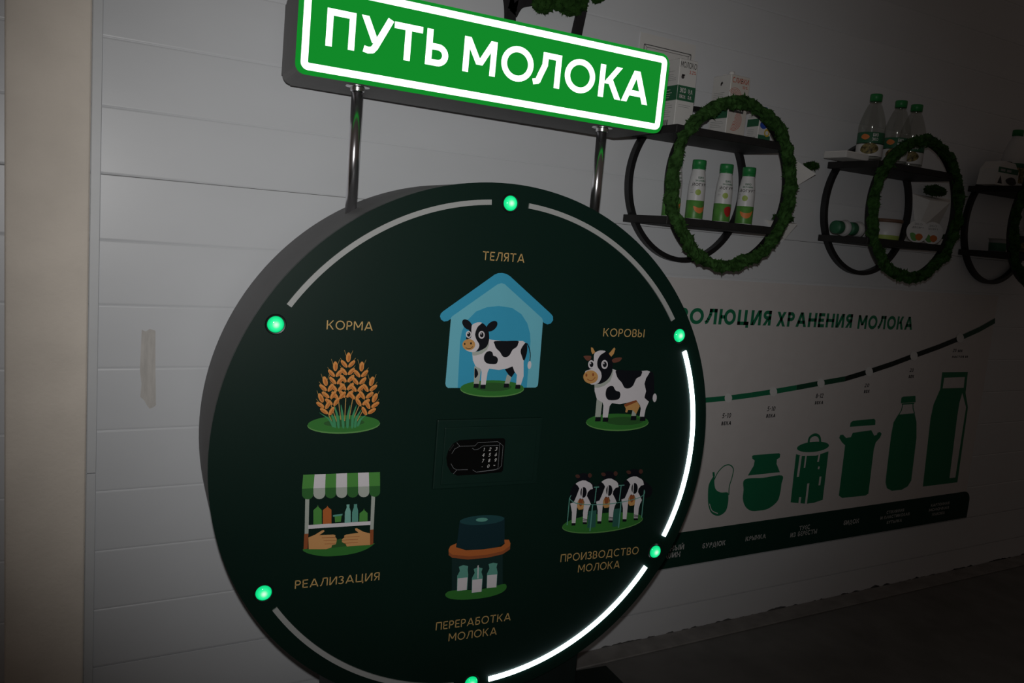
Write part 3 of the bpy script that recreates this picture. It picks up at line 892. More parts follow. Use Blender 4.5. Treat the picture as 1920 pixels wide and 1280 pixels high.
('p','leaf',[3562,1325,3774,1335,3819,1289,3848,1294,3855,1312,3883,1315,3905,1300,3893,1270,3849,1234,3838,1180,3851,824,3819,811,3546,817,3504,840,3494,1232,3456,1256,3416,1293,3422,1315,3454,1316,3493,1289,3547,1292]),
],
'glass_bottle_picture': [
('p','leaf',[4083,1580,4105,1588,4256,1590,4271,1538,4086,1535]),
('l','leaf',[10,4100,1528,4255,1529]),
('l','leaf',[10,4112,1527,4106,1478,4079,1441]),
('l','leaf',[10,4238,1530,4250,1488,4278,1446]),
('p','leaf',[4073,1445,4277,1449,4320,1375,4351,1245,4360,1059,4368,888,4334,842,4259,819,4136,822,4070,849,4042,899,4037,963,4029,1137,4024,1294,4031,1387]),
],
'milk_carton_picture': [
('p','leaf',[4558,1776,4909,1774,4923,1597,4990,1470,5012,819,4537,822,4498,1399,4509,1511,4567,1638]),
('p','poster_line',[4596,1730,4877,1731,4884,1640,4597,1642]),
('p','poster_line',[4877,1598,4962,1471,4970,865,4888,866,4858,1400,4858,1516]),
],
'timeline_picture': [
('p','leaf',[1768,1639,2027,1639,2032,1605,1772,1606]),
('p','leaf',[2027,1639,2235,1648,2240,1613,2032,1605]),
('p','leaf',[2235,1648,2451,1664,2457,1628,2240,1613]),
('p','leaf',[2451,1664,2653,1682,2659,1646,2457,1628]),
('p','leaf',[2653,1682,2881,1706,2888,1669,2659,1646]),
('p','leaf_dark',[2881,1706,3125,1734,3133,1696,2888,1669]),
('p','leaf_dark',[3125,1734,3384,1761,3392,1723,3133,1696]),
('p','soot',[3384,1761,3641,1812,3649,1773,3392,1723]),
('p','soot',[3641,1812,3898,1868,3907,1828,3649,1773]),
('p','soot',[3898,1868,4150,1931,4159,1891,3907,1828]),
('p','soot',[4150,1931,4450,2003,4460,1962,4159,1891]),
('p','soot',[4450,2003,4716,2075,4727,2034,4460,1962]),
('p','leaf_dark',[4716,2075,4966,2151,4977,2109,4727,2034]),
('p','leaf_dark',[4966,2151,5167,2228,5179,2185,4977,2109]),
('e','poster_dot',[2238,1631,34,-1,5,-32]),
('e','poster_dot',[2656,1664,36,-1,6,-33]),
('e','poster_dot',[3129,1715,39,-1,7,-34]),
('e','poster_dot',[3645,1792,43,-1,8,-36]),
('e','poster_dot',[4155,1911,46,0,9,-37]),
('e','poster_dot',[4722,2055,50,0,10,-38]),
],
}

WY = 0.4125            # front plane of the panelled wall
DL = 0.08817308        # the display stands turned a little from the wall
ZC = 0.81455           # height of the drum centre
RF = 0.5913            # drum radius
RB = 0.55              # radius of the ring of lamps

# ------------------------------------------------------------------ the room
bm = bmesh.new()
box(bm, -3.2, 6.2, -3.6, WY + 0.06, -0.08, 0.0)
tag(obj('floor', bm, 'floor'), 'dark grey concrete floor', kind='structure')

wall = obj('wall_back', box(bmesh.new(), -3.2, 6.2, WY + 0.012, WY + 0.07, 0.0, 2.8), 'gap')
tag(wall, 'white panelled wall behind the display', kind='structure')
PITCH, Z0 = 0.13954, 0.2374
def plank_mesh(name, h, top_gap, x0=-3.2, x1=6.2):
    """one panel: shallow rounded grooves along its edges; an open joint on top where top_gap is set."""
    b = bmesh.new()
    y, hh = WY, h - top_gap
    pts = [(y + .012, 0.0), (y + .0012, 0.0), (y + .0010, .0010), (y + .0003, .0028), (y, .0050),
           (y, hh - .0036), (y + .0003, hh - .0020), (y + .0011, hh - .0006), (y + .0013, hh), (y + .012, hh)]
    if top_gap:
        pts = pts[:5] + [(y, hh - .0012), (y + .0004, hh), (y + .012, hh)]
    A = [b.verts.new((x0, yy, z)) for yy, z in pts]
    B = [b.verts.new((x1, yy, z)) for yy, z in pts]
    for i in range(len(pts)):
        j = (i + 1) % len(pts)
        b.faces.new((A[i], A[j], B[j], B[i]))
    b.faces.new(A); b.faces.new(B[::-1])
    bmesh.ops.recalc_face_normals(b, faces=b.faces)
    me = bpy.data.meshes.new(name)
    b.to_mesh(me); b.free()
    me.materials.append(MATS['panel'])
    return me
pm = [plank_mesh('wall_panel', PITCH, 0.0), plank_mesh('wall_panel', PITCH, 0.0013)]
k = 0
z = Z0 - PITCH
while z < 2.79:
    o = link_mesh('wall_panel', pm[1 if k in (0, 8, 16) else 0], 'panel', wall)
    o.location = (0, 0, z)
    z += PITCH; k += 1
# bottom panel with its chipped lower edge
bm = bmesh.new()
n = 1100
lo, hi, lob, hib = [], [], [], []
for i in range(n + 1):
    x = -3.2 + 9.4 * i / n
    c = max(0.0, noise.noise((x * 7, 3, 1)) * 0.010 + noise.noise((x * 26, 7, 2)) * 0.009 + noise.noise((x * 90, 5, 2)) * 0.004 + 0.006)
    if x < 0.2: c *= .3
    lo.append(bm.verts.new((x, WY, c))); hi.append(bm.verts.new((x, WY, Z0 - PITCH - .001)))
    lob.append(bm.verts.new((x, WY + .012, c))); hib.append(bm.verts.new((x, WY + .012, Z0 - PITCH - .001)))
for i in range(n):
    bm.faces.new((lo[i], lo[i + 1], hi[i + 1], hi[i])); bm.faces.new((lob[i + 1], lob[i], hib[i], hib[i + 1]))
    bm.faces.new((lo[i + 1], lo[i], lob[i], lob[i + 1])); bm.faces.new((hi[i], hi[i + 1], hib[i + 1], hib[i]))
tag(obj('wall_panel', bm, 'panel', wall), 'bottom wall panel with a chipped lower edge')
# smear of old tape glue
pts = [(-.676, 1.022), (-.668, 1.018), (-.66, 1.024), (-.648, 1.02), (-.646, .93), (-.643, .85), (-.648, .845), (-.656, .842), (-.662, .85), (-.668, .862), (-.676, .87), (-.674, .90), (-.678, .93)]
me = flat_mesh('tape_residue', [('stain', [pts])], WY - .0004)
tag(link_mesh('tape_residue', me, 'stain', wall), 'greyish smear of old tape glue')

col_o = obj('wall_column', box(bmesh.new(), -.9337, -.7842, WY - .05, WY + .002, 0, 2.8, bevel=.007, seg=3), 'column', smooth=False)
tag(col_o, 'beige painted flat column beside the white panels', kind='structure')
tag(obj('trim_1', box(bmesh.new(), -.7818, -.7622, WY - .006, WY + .004, .7012, 2.8, bevel=.0015, seg=1), 'trim'), 'white edge moulding, upper length', kind='structure')
tag(obj('trim_2', box(bmesh.new(), -.7818, -.7622, WY - .006, WY + .004, 0, .7, bevel=.0015, seg=1), 'trim'), 'white edge moulding, lower length', kind='structure')
tag(obj('trim_3', box(bmesh.new(), -3.2, 6.2, .335, WY - .0002, 0, .006, bevel=.002, seg=1), 'kerb'), 'dusty grey strip along the foot of the wall', kind='structure')

# ------------------------------------------------------------------ the round display stand
stand = empty('display_stand', (0, 0, 0), -DL)
tag(stand, 'big dark green round display on a pedestal with a lit green sign on top', 'display stand')
bm = bmesh.new()
ring_section(bm, 0.0, [(0.0, .012), (RF - .0015, .012), (RF - .0015, .275), (0.0, .275)], n=160)
bmesh.ops.remove_doubles(bm, verts=bm.verts, dist=1e-5)
dr = obj('drum', bm, 'drum_side', stand, loc=(0, 0, ZC))
tag(dr, 'dull grey rim of the drum')
bm = bmesh.new()
pts = [(RF * math.cos(2 * math.pi * i / 160), RF * math.sin(2 * math.pi * i / 160)) for i in range(160)]
prism(bm, pts, 0.0, .0125)
face = obj('front_panel', bm, 'drum_face', stand, loc=(0, 0, ZC))

PIC_LABEL = dict(calf_picture='printed calf standing in a blue kennel', cow_picture='printed black and white cow with horns on grass',
                 wheat_picture='printed sheaf of wheat ears on grass', stall_picture='printed market stall with a green striped awning and two hands',
                 processing_picture='printed milk tank over three bottles', milking_picture='printed row of three cows at a milking rail')
for nm, lab in PIC_LABEL.items():
    me = flat_mesh(nm, art_layers(ART[nm], 1e4), -.0001)
    tag(link_mesh(nm, me, 'gold', stand, loc=(0, 0, ZC)), lab)
CAP = [[('ТЕЛЯТА', -.0540, .0453, .4257, .0186)], [('КОРМА', -.3772, -.2834, .2676, .0182)], [('КОРОВЫ', .2630, .3764, .2679, .0190)],
       [('РЕАЛИЗАЦИЯ', -.4141, -.2352, -.2741, .0180)], [('ПЕРЕРАБОТКА', -.0970, .0884, -.4084, .0188), ('МОЛОКА', -.0641, .0554, -.4395, .0188)],
       [('ПРОИЗВОДСТВО', .2068, .4271, -.2773, .0193), ('МОЛОКА', .2579, .3758, -.3084, .0193)]]
for rows in CAP:
    polys = []
    for s, a, b, zz, hh in rows: polys += text_polys(s, hh, .125, a, b, z=zz, gap=.19)
    tag(link_mesh('caption', flat_mesh('caption', [('gold', polys)], -.0001), 'gold', stand, loc=(0, 0, ZC)), 'golden caption ' + ' '.join(r[0] for r in rows))

# lamps on the rim and the light strips between them
bm = bmesh.new()
lathe(bm, [(0.0, .0085), (.006, .0082), (.0105, .0070), (.0142, .0045), (.0162, .0012), (.0165, -.004), (.0165, -.006), (0, -.006)], n=32)
for v in bm.verts: v.co = Vector((v.co.x, -v.co.z, v.co.y))
bmesh.ops.recalc_face_normals(bm, faces=bm.faces)
dome = bpy.data.meshes.new('lamp_button'); bm.to_mesh(dome); bm.free()
dome.materials.append(MATS['button_lit'])
for p in dome.polygons: p.use_smooth = True
bm = bmesh.new()
ring_section(bm, .0182, [(-.0017, -.0005), (-.0017, -.0030), (.0006, -.0034), (.0022, -.0008), (.0022, .0)], n=40)
bmesh.ops.recalc_face_normals(bm, faces=bm.faces)
bez = bpy.data.meshes.new('button_bezel'); bm.to_mesh(bez); bm.free()
bez.materials.append(MATS['bezel'])
for i in range(6):
    a = math.radians(30 + 60 * i)
    b = link_mesh('lamp_button', dome, 'button_lit', stand, loc=(RB * math.cos(a), -.0002, ZC + RB * math.sin(a)))
    tag(b, 'glowing green lamp button')
    link_mesh('button_bezel', bez, 'bezel', b)
for a0, a1, lit in ((94.6, 145.4, 0), (34.6, 85.4, 0), (-25.4, 25.4, 1), (-85.4, -34.6, 1), (214.6, 265.4, 0)):
    bm = bmesh.new()
    ring_section(bm, RB, [(-.0055, .001), (.0055, .001), (.0055, -.0034), (-.0055, -.0034)], n=48, a0=math.radians(a0), a1=math.radians(a1))
    o = obj('light_strip', bm, 'strip_lit' if lit else 'strip_off', stand, loc=(0, 0, ZC))
    tag(o, 'curved light strip, glowing white' if lit else 'curved light strip, switched off')

# small safe let into the middle
bm = bmesh.new()
box(bm, -.131, .1215, -.007, .002, -.0765, .0785, bevel=.0025)
safe = obj('safe_frame', bm, 'safe_green', stand, loc=(0, 0, ZC))
tag(safe, 'dark green metal front of a small safe')
obj('safe_door', box(bmesh.new(), -.114, .1085, -.0105, -.006, -.0665, .0625, bevel=.0018), 'safe_green', safe)
bm = bmesh.new()
lp = [(-.1065, -.004), (-.103, .012), (-.094, .026), (-.0787, .034), (-.03, .0352), (.0255, .0352), (.029, .032), (.0297, -.038), (.026, -.0420), (-.035, -.0440), (-.079, -.0448), (-.094, -.037), (-.103, -.022)]
prism(bm, lp, -.016, -.0098)
bmesh.ops.bevel(bm, geom=[e for e in bm.edges if all(v.co.y < -.0155 for v in e.verts)], offset=.0016, segments=2, affect='EDGES')
lock = obj('lock_panel', bm, 'lock_black', safe)
tag(lock, 'black electronic lock panel with number keys')
ln = [[(-.0870, .0300), (-.0790, .0215), (-.0440, .0213), (-.0370, .0285), (.0100, .0290), (.0155, .0255), (.0160, -.0310), (.0125, -.0345), (-.036, -.0385), (-.0445, -.0330)],
      [(-.0965, .0055), (-.0905, .0160), (-.0790, .0215)], [(-.0965, -.0170), (-.0900, -.0270), (-.0820, -.0315), (-.0560, -.0318)], [(-.0820, -.0315), (-.0890, -.0395)],
      [(.0155, .0255), (.0240, .0190), (.0240, -.0270), (.0180, -.0335), (.0060, -.0362), (-.0360, -.0388)], [(.0130, .0205), (-.024, .0205), (-.036, .0130), (-.044, .0122), (-.050, .0165)]]
polys = []
for q in ln: polys += ribbon(q, .0008)
link_mesh('lock_outline', flat_mesh('lock_outline', [('lock_line', polys)], -.0160), 'lock_line', safe)
polys = []
for ch, cx, cz in [(c, -.0225 + .0150 * (i % 3), .0085 - .0128 * (i // 3)) for i, c in enumerate('123456789')] + [('0', -.0085, -.0300)]:
    polys += text_polys(ch, .0078, .14, xc=cx, z=cz, slant=.22)
polys += text_polys('-', .006, .14, xc=-.0225, z=-.0300) + text_polys('-', .012, .14, xc=.0065, z=-.0310)
link_mesh('lock_digits', flat_mesh('lock_digits', [('lock_digit', polys)], -.0160), 'lock_digit', safe)

# pedestal, base
obj('pedestal', box(bmesh.new(), -.300, .300, .030, .232, .020, ZC - RF + .10, bevel=.003), 'stand_dark', stand)
obj('base_plate', box(bmesh.new(), -.604, .604, -.170, .352, 0.0, .0205, bevel=.003), 'stand_dark', stand)

# chrome posts
for sx in (-1, 1):
    bm = bmesh.new()
    zb = ZC + math.sqrt((RF - .002) ** 2 - .316 ** 2) - .004
    tube(bm, (0, 0, zb), (0, 0, ZC + .770 - sx * .0045), .0123, n=32)
    p = obj('post', bm, 'chrome', stand, smooth=False, loc=(sx * .303, .165, 0))
    for f in p.data.polygons: f.use_smooth = len(f.vertices) == 4
    bm = bmesh.new()
    lathe(bm, [(.0125, -.013), (.0150, -.012), (.0160, -.005), (.0255, -.0035), (.0262, 0.0), (.0125, 0.0)], n=32)
    obj('flange', bm, 'chrome', p, smooth=False, loc=(0, 0, ZC + .766 - sx * .0045))

# lit sign
TILT = .0148
sb = bmesh.new()
pr = rounded_rect(.4405, .0935, .020)
prism(sb, pr, .122, .300)
bmesh.ops.bevel(sb, geom=[e for e in sb.edges if all(v.co.y > .29 for v in e.verts)], offset=.012, segments=3, affect='EDGES')
sign = obj('sign_box', sb, 'sign_side', stand, loc=(0, 0, ZC + .857), rot=(0, TILT, 0))
tag(sign, 'long dark grey light box on two chrome posts')
bm = bmesh.new()
prism(bm, rounded_rect(.4412, .0938, .020), .110, .1225)
bmesh.ops.bevel(bm, geom=[e for e in bm.edges if all(v.co.y < .1105 for v in e.verts)], offset=.0035, segments=2, affect='EDGES')
tag(obj('sign_face', bm, 'sign_green_lit', sign), 'glowing green sign face')
bm = bmesh.new()
O = rounded_rect(.4325, .0863, .015); I = rounded_rect(.4185, .0720, .0025)
A = [bm.verts.new((x, .1085, zz)) for x, zz in O]; B = [bm.verts.new((x, .1085, zz)) for x, zz in I]
A2 = [bm.verts.new((x, .1102, zz)) for x, zz in O]; B2 = [bm.verts.new((x, .1102, zz)) for x, zz in I]
for i in range(len(O)):
    j = (i + 1) % len(O)
    bm.faces.new((A[i], A[j], B[j], B[i])); bm.faces.new((A[i], A2[i], A2[j], A[j])); bm.faces.new((B[i], B[j], B2[j], B2[i]))
tag(obj('sign_border', bm, 'sign_white_lit', sign), 'glowing white border line')
for ch, a, b in (('П', -.386, -.3275), ('У', -.316, -.2475), ('Т', -.2462, -.1848), ('Ь', -.175, -.1245), ('М', -.0897, -.013),
                 ('О', 0.0, .0787), ('Л', .0825, .148), ('О', .1596, .239), ('К', .2515, .313), ('А', .3155, .389)):
    bm = bmesh.new()
    for poly in text_polys(ch, .0735, .174, a, b, z=-.0327):
        area = sum(poly[i][0] * poly[(i + 1) % len(poly)][1] - poly[(i + 1) % len(poly)][0] * poly[i][1] for i in range(len(poly)))
        prism(bm, poly if area > 0 else poly[::-1], .1086, .1102)
    obj('letter', bm, 'sign_white_lit', sign)

# ------------------------------------------------------------------ moss
def moss_tufts(verts, faces, rnd, p, nrm, size):
    """one small spray of moss: two crossed blades."""
    t = nrm.orthogonal().normalized()
    t.rotate(Matrix.Rotation(rnd.uniform(0, 6.28), 3, nrm))
    d = (nrm + t * rnd.uniform(-.6, .6)).normalized()
    s = nrm.cross(t)
    for side in (t, s):
        b = len(verts)
        verts += [p - side * size * .45, p + side * size * .45, p + d * size * rnd.uniform(.7, 1.5)]
        faces.append((b, b + 1, b + 2))

def moss_ring_mesh(R, seed, tr=.0160, tufts=2400):
    rnd = random.Random(seed)
    verts, faces = [], []
    n, k = 220, 14
    for i in range(n):
        a = 2 * math.pi * i / n
        c = Vector((math.cos(a), 0, math.sin(a)))
        q = c * R
        wob = noise.noise(q * 11 + Vector((seed, 0, 0)))
        ctr = q + c * wob * .004 + Vector((0, noise.noise(q * 9 + Vector((0, seed, 0))) * .004, 0))
        for j in range(k):
            t = 2 * math.pi * j / k
            nn = c * math.cos(t) + Vector((0, math.sin(t), 0))
            r = tr * (1 + .62 * noise.noise(ctr * 24 + nn * .8 + Vector((seed, 5, 0))) + .40 * noise.noise(ctr * 70 + nn * 2) + .25 * noise.noise(ctr * 190 + nn * 5))
            verts.append(ctr + nn * r)
    for i in range(n):
        for j in range(k):
            faces.append((i * k + j, i * k + (j + 1) % k, ((i + 1) % n) * k + (j + 1) % k, ((i + 1) % n) * k + j))
    for _ in range(tufts):
        i = rnd.randrange(n); j = rnd.randrange(k)
        p = verts[i * k + j].copy()
        a = 2 * math.pi * i / n
        c = Vector((math.cos(a), 0, math.sin(a))) * R
        nn = (p - c).normalized()
        moss_tufts(verts, faces, rnd, p - nn * .002, nn, rnd.uniform(.003, .0055) * (1.7 if rnd.random() < .10 else 1))
    me = bpy.data.meshes.new('moss_garland')
    me.from_pydata(verts, [], faces)
    return me

def moss_blob_mesh(rx, ry, rz, seed, tufts=420):
    rnd = random.Random(seed)
    b = bmesh.new()
    bmesh.ops.create_icosphere(b, subdivisions=4, radius=1)
    verts, faces = [], []
    for v in b.verts:
        c = v.co.normalized()
        r = 1 + .26 * noise.noise(c * 2.3 + Vector((seed, 0, 0))) + .16 * noise.noise(c * 7 + Vector((0, seed, 0)))
        verts.append(Vector((c.x * rx * r, c.y * ry * r, c.z * rz * r)))
    for f in b.faces: faces.append(tuple(v.index for v in f.verts))
    N = len(b.verts)
    b.free()
    for _ in range(tufts):
        p = verts[rnd.randrange(N)].copy()
        nn = Vector((p.x / rx, p.y / ry, p.z / rz)).normalized()
        moss_tufts(verts, faces, rnd, p - nn * .002, nn, rnd.uniform(.003, .007))
    me = bpy.data.meshes.new('moss')
    me.from_pydata(verts, [], faces)
    return me

# ------------------------------------------------------------------ hoop shelves
HR = .226
HZ = 1.487
SHELF_LO, SHELF_HI = 1.382, 1.628
def ring_mesh():
    b = bmesh.new()
    ring_section(b, HR, [(-.0075, -.0105), (.0075, -.0105), (.0075, .0105), (-.0075, .0105)], n=96)
    bmesh.ops.recalc_face_normals(b, faces=b.faces)
    me = bpy.data.meshes.new('hoop_ring'); b.to_mesh(me); b.free()
    me.materials.append(MATS['black_metal'])
    return me
ringm = ring_mesh()
def board_mesh():
    b = bmesh.new()
    box(b, -.226, .226, -.200, -.001, -.022, 0.0, bevel=.0015, seg=1)
    bmesh.ops.recalc_face_normals(b, faces=b.faces)
    me = bpy.data.meshes.new('shelf_board'); b.to_mesh(me); b.free()
    me.materials.append(MATS['shelf_black'])
    return me
boardm = board_mesh()
HOOPS = []
for i, (x, lab) in enumerate(((.838, 'black double hoop shelf with a green moss rim, nearest the green sign'), (1.679, 'black double hoop shelf with a moss rim, the middle one, under three clear bottles'),
                              (2.490, 'black double hoop shelf with a moss rim, cut by the right edge of the picture'))):
    h = empty('hoop_shelf', (x, WY, HZ))
    tag(h, lab, 'shelf', 'round hoop shelves on the wall')
    link_mesh('back_ring', ringm, 'black_metal', h, loc=(0, -.0115, 0))
    link_mesh('front_ring', ringm, 'black_metal', h, loc=(0, -.1905, 0))
    for zz in (SHELF_LO, SHELF_HI):
        link_mesh('shelf_board', boardm, 'shelf_black', h, loc=(0, 0, zz - HZ))
    mo = link_mesh('moss_garland', moss_ring_mesh(HR + .002, 11 + i * 7), 'moss', h, loc=(0, -.205, 0))
    tag(mo, 'ragged green moss wrapped round the front hoop', kind='stuff')

# ------------------------------------------------------------------ printed things: cartons
def carton(name, x, y, z, w, d, h, label, cat, group=None, top='flat', body='carton_white'):
    """front left lower corner at x, y (y = front face)."""
    t = empty(name, (x, y, z))
    tag(t, label, cat, group)
    b = bmesh.new()
    if top == 'flat':
        box(b, 0, w, 0, d, 0, h, bevel=.0015, seg=1)
        box(b, .001, w - .001, d * .42, d * .5, h - .0005, h + .003)
    elif top == 'slope':
        hh = h * .86
        vs_ = [b.verts.new(c) for c in ((0, 0, 0), (w, 0, 0), (w, d, 0), (0, d, 0), (0, 0, hh), (w, 0, hh), (w, d, h), (0, d, h))]
        for f in ((3, 2, 1, 0), (0, 1, 5, 4), (1, 2, 6, 5), (2, 3, 7, 6), (3, 0, 4, 7), (4, 5, 6, 7)): b.faces.new([vs_[q] for q in f])
        bmesh.ops.bevel(b, geom=list(b.edges), offset=.0014, segments=1, affect='EDGES')
    else:
        hh = h * .62
        vs_ = [b.verts.new(c) for c in ((0, 0, 0), (w, 0, 0), (w, d, 0), (0, d, 0), (0, 0, hh), (w, 0, hh), (w, d, hh), (0, d, hh), (0, d * .42, h * .92), (w, d * .42, h * .92), (w, d * .58, h * .92), (0, d * .58, h * .92), (0, d * .47, h), (w, d * .47, h), (w, d * .53, h), (0, d * .53, h))]
        for f in ((3, 2, 1, 0), (0, 1, 5, 4), (2, 3, 7, 6), (4, 5, 9, 8), (6, 7, 11, 10), (8, 9, 13, 12), (10, 11, 15, 14), (12, 13, 14, 15), (1, 2, 6, 10, 14, 13, 9, 5), (3, 0, 4, 8, 12, 15, 11, 7)): b.faces.new([vs_[q] for q in f])
    obj('box', b, body, t)
    return t
def front_print(t, name, layers, y=-.0002):
    return link_mesh(name, flat_mesh(name, layers, y), 'carton_ink', t)
def side_print(t, name, layers, x=-.0002):
    """print on the left side: polygon x runs from the back (0) to the front (depth)."""
    o = link_mesh(name, flat_mesh(name, layers, 0), 'carton_ink', t)
    o.rotation_euler = (0, 0, -math.pi / 2)
    return o
def R(x0, x1, z0, z1): return [(x0, z0), (x1, z0), (x1, z1), (x0, z1)]
def lines(x0, x1, zs, t=.0012, rnd=random.Random(3)): return [R(x0, x1 - rnd.uniform(0, .35) * (x1 - x0), q, q + t) for q in zs]
def circle(cx, cz, r, n=24): return [(cx + r * math.cos(2 * math.pi * i / n), cz + r * math.sin(2 * math.pi * i / n)) for i in range(n)]
def arc_band(cx, cz, r, w, a0, a1, n=14):
    P = [(cx + r * math.cos(math.radians(a0 + (a1 - a0) * i / n)), cz + r * math.sin(math.radians(a0 + (a1 - a0) * i / n))) for i in range(n + 1)]
    return ribbon(P, w)

t = carton('milk_carton', .640, WY - .152, SHELF_HI, .064, .072, .183, 'tall white milk carton with a green band, half hidden by the green sign', 'carton', 'cartons on the first hoop')
front_print(t, 'front_print', [('carton_ink', text_polys('МОЛОКО', .0155, .15, .003, .060, z=.160)), ('carton_red', text_polys('3.2%', .009, .18, .036, .059, z=.146)),
    ('carton_ink', [circle(.014, .135, .0055, 10), R(.010, .021, .138, .142)]), ('carton_green', [R(.0002, .0638, .072, .112)]),
    ('carton_white', text_polys('ЭКО', .013, .22, .008, .030, z=.093) + text_polys('НИВА', .010, .22, .008, .030, z=.078) + text_polys('ЦА', .012, .22, .038, .054, z=.093) + text_polys('ВА', .010, .22, .038, .052, z=.078)),
    ('carton_grey', lines(.008, .055, (.060, .055)))])
side_print(t, 'side_print', [('carton_green', [R(-.0718, -.0002, .072, .112)]), ('carton_grey', lines(-.064, -.010, (.150, .141, .136, .131, .126, .064, .058, .052, .046, .040, .034, .028))), ('carton_white', lines(-.060, -.02, (.100, .092, .086, .080))),
    ('carton_ink', [R(-.060 + .004 * i, -.0585 + .004 * i + .0012 * (i % 2), .004, .020) for i in range(9)])])

t = carton('cream_carton', .832, WY - .152, SHELF_HI, .074, .074, .172, 'white cream carton with red rings and a round white cap behind the moss rim', 'carton', 'cartons on the first hoop', body='carton_white')
front_print(t, 'front_print', [('carton_cream', [R(.0015, .0725, .0015, .1705)]), ('carton_red', text_polys('СЛИВКИ', .0145, .16, .005, .068, z=.150) + text_polys('10%', .008, .16, .046, .066, z=.137)),
    ('carton_red', [q for r in (.010, .014, .018, .022, .026) for q in arc_band(.020, .110, r, .0012, -20, 150)] + [q for r in (.006, .010, .014, .018, .022, .026, .030) for q in arc_band(.026, .048, r, .0014, -110, 70)]),
    ('carton_ink', [R(.004, .060, .068, .088)]), ('carton_white', text_polys('ЭКО', .008, .2, .010, .026, z=.074) + text_polys('НИВА', .008, .2, .031, .054, z=.074))])
side_print(t, 'side_print', [('carton_green', [R(-.0735, -.0005, .050, .090)]), ('carton_grey', lines(-.066, -.012, (.122, .117, .112, .107, .102, .097, .040, .035, .030, .025))), ('carton_ink', [circle(-.036, .150, .004, 10), R(-.041, -.036, .143, .150)])])
b = bmesh.new(); lathe(b, [(0, .011), (.0075, .011), (.0085, .0095), (.0085, 0), (0, 0)], n=24)
obj('cap', b, 'carton_white', t, True, loc=(.020, .022, .172))

t = carton('small_carton', .972, WY - .140, SHELF_HI, .052, .048, .086, 'small white and green carton with a blue cap behind the moss rim', 'carton', 'cartons on the first hoop')
front_print(t, 'front_print', [('ink_blue', [spline([(.006, .046), (.020, .040), (.038, .048), (.046, .060), (.040, .070), (.020, .068), (.008, .060)])]), ('carton_green', [R(.001, .051, .003, .022)]), ('ink_yellow', arc_band(.036, .030, .009, .005, 0, 360)), ('lime', [R(.004, .016, .070, .082)])])
side_print(t, 'side_print', [('carton_green', [R(-.0475, -.0005, .046, .068)]), ('carton_grey', lines(-.043, -.008, (.036, .031, .026, .021, .074, .078))), ('carton_ink', [R(-.040 + .004 * i, -.0385 + .004 * i, .004, .016) for i in range(8)])])
b = bmesh.new(); lathe(b, [(0, .020), (.0125, .020), (.0135, .0185), (.0135, 0), (0, 0)], n=28)
obj('cap', b, 'cap_blue', t, True, loc=(.034, .024, .086))

# ------------------------------------------------------------------ yogurt bottles
def clip_u(poly, u, keep_right):
    """cut a polygon (u, z) along a vertical line."""
    out = []
    for i in range(len(poly)):
        a, b_ = poly[i], poly[(i + 1) % len(poly)]
        ia = (a[0] >= u) == keep_right or a[0] == u
        ib = (b_[0] >= u) == keep_right or b_[0] == u
        if ia: out.append(a)
        if ia != ib and abs(b_[0] - a[0]) > 1e-9:
            t_ = (u - a[0]) / (b_[0] - a[0])
            out.append((u, a[1] + (b_[1] - a[1]) * t_))
    return out
def wrap(polys, rfun, ang, name, layers_mat, parent):
    """polygons (u, z) laid round a bottle of radius rfun(z), cut into narrow strips so they follow the curve."""
    me = bpy.data.meshes.new(name)
    verts, faces = [], []
    for poly in polys:
        area = sum(poly[i][0] * poly[(i + 1) % len(poly)][1] - poly[(i + 1) % len(poly)][0] * poly[i][1] for i in range(len(poly)))
        if area < 0: poly = poly[::-1]
        u0, u1 = min(p[0] for p in poly), max(p[0] for p in poly)
        n = max(1, math.ceil((u1 - u0) / .003))
        for q in range(n):
            st = poly
            if q > 0: st = clip_u(st, u0 + (u1 - u0) * q / n, True)
            if q < n - 1 and len(st) > 2: st = clip_u(st, u0 + (u1 - u0) * (q + 1) / n, False)
            if len(st) < 3: continue
            b0 = len(verts)
            for u, zz in st:
                r = rfun(zz) + .0004
                verts.append((r * math.cos(ang + u / rfun(zz)), r * math.sin(ang + u / rfun(zz)), zz))
            faces.append(list(range(b0, b0 + len(st))))
    me.from_pydata(verts, [], faces)
    return link_mesh(name, me, layers_mat, parent)
def dense(poly, n=4):
    out = []
    for i in range(len(poly)):
        a, b_ = poly[i], poly[(i + 1) % len(poly)]
        out += [(a[0] + (b_[0] - a[0]) * q / n, a[1] + (b_[1] - a[1]) * q / n) for q in range(n)]
    return out
YP = [(0, 0), (.0235, 0), (.0252, .003), (.0254, .060), (.0250, .092), (.0236, .112), (.0208, .132), (.0185, .146), (.0182, .150), (0, .150)]
def yr(zz):
    for (r0, z0), (r1, z1) in zip(YP[1:], YP[2:]):
        if z0 <= zz <= z1: return r0 + (r1 - r0) * (zz - z0) / max(1e-6, z1 - z0)
    return .0254
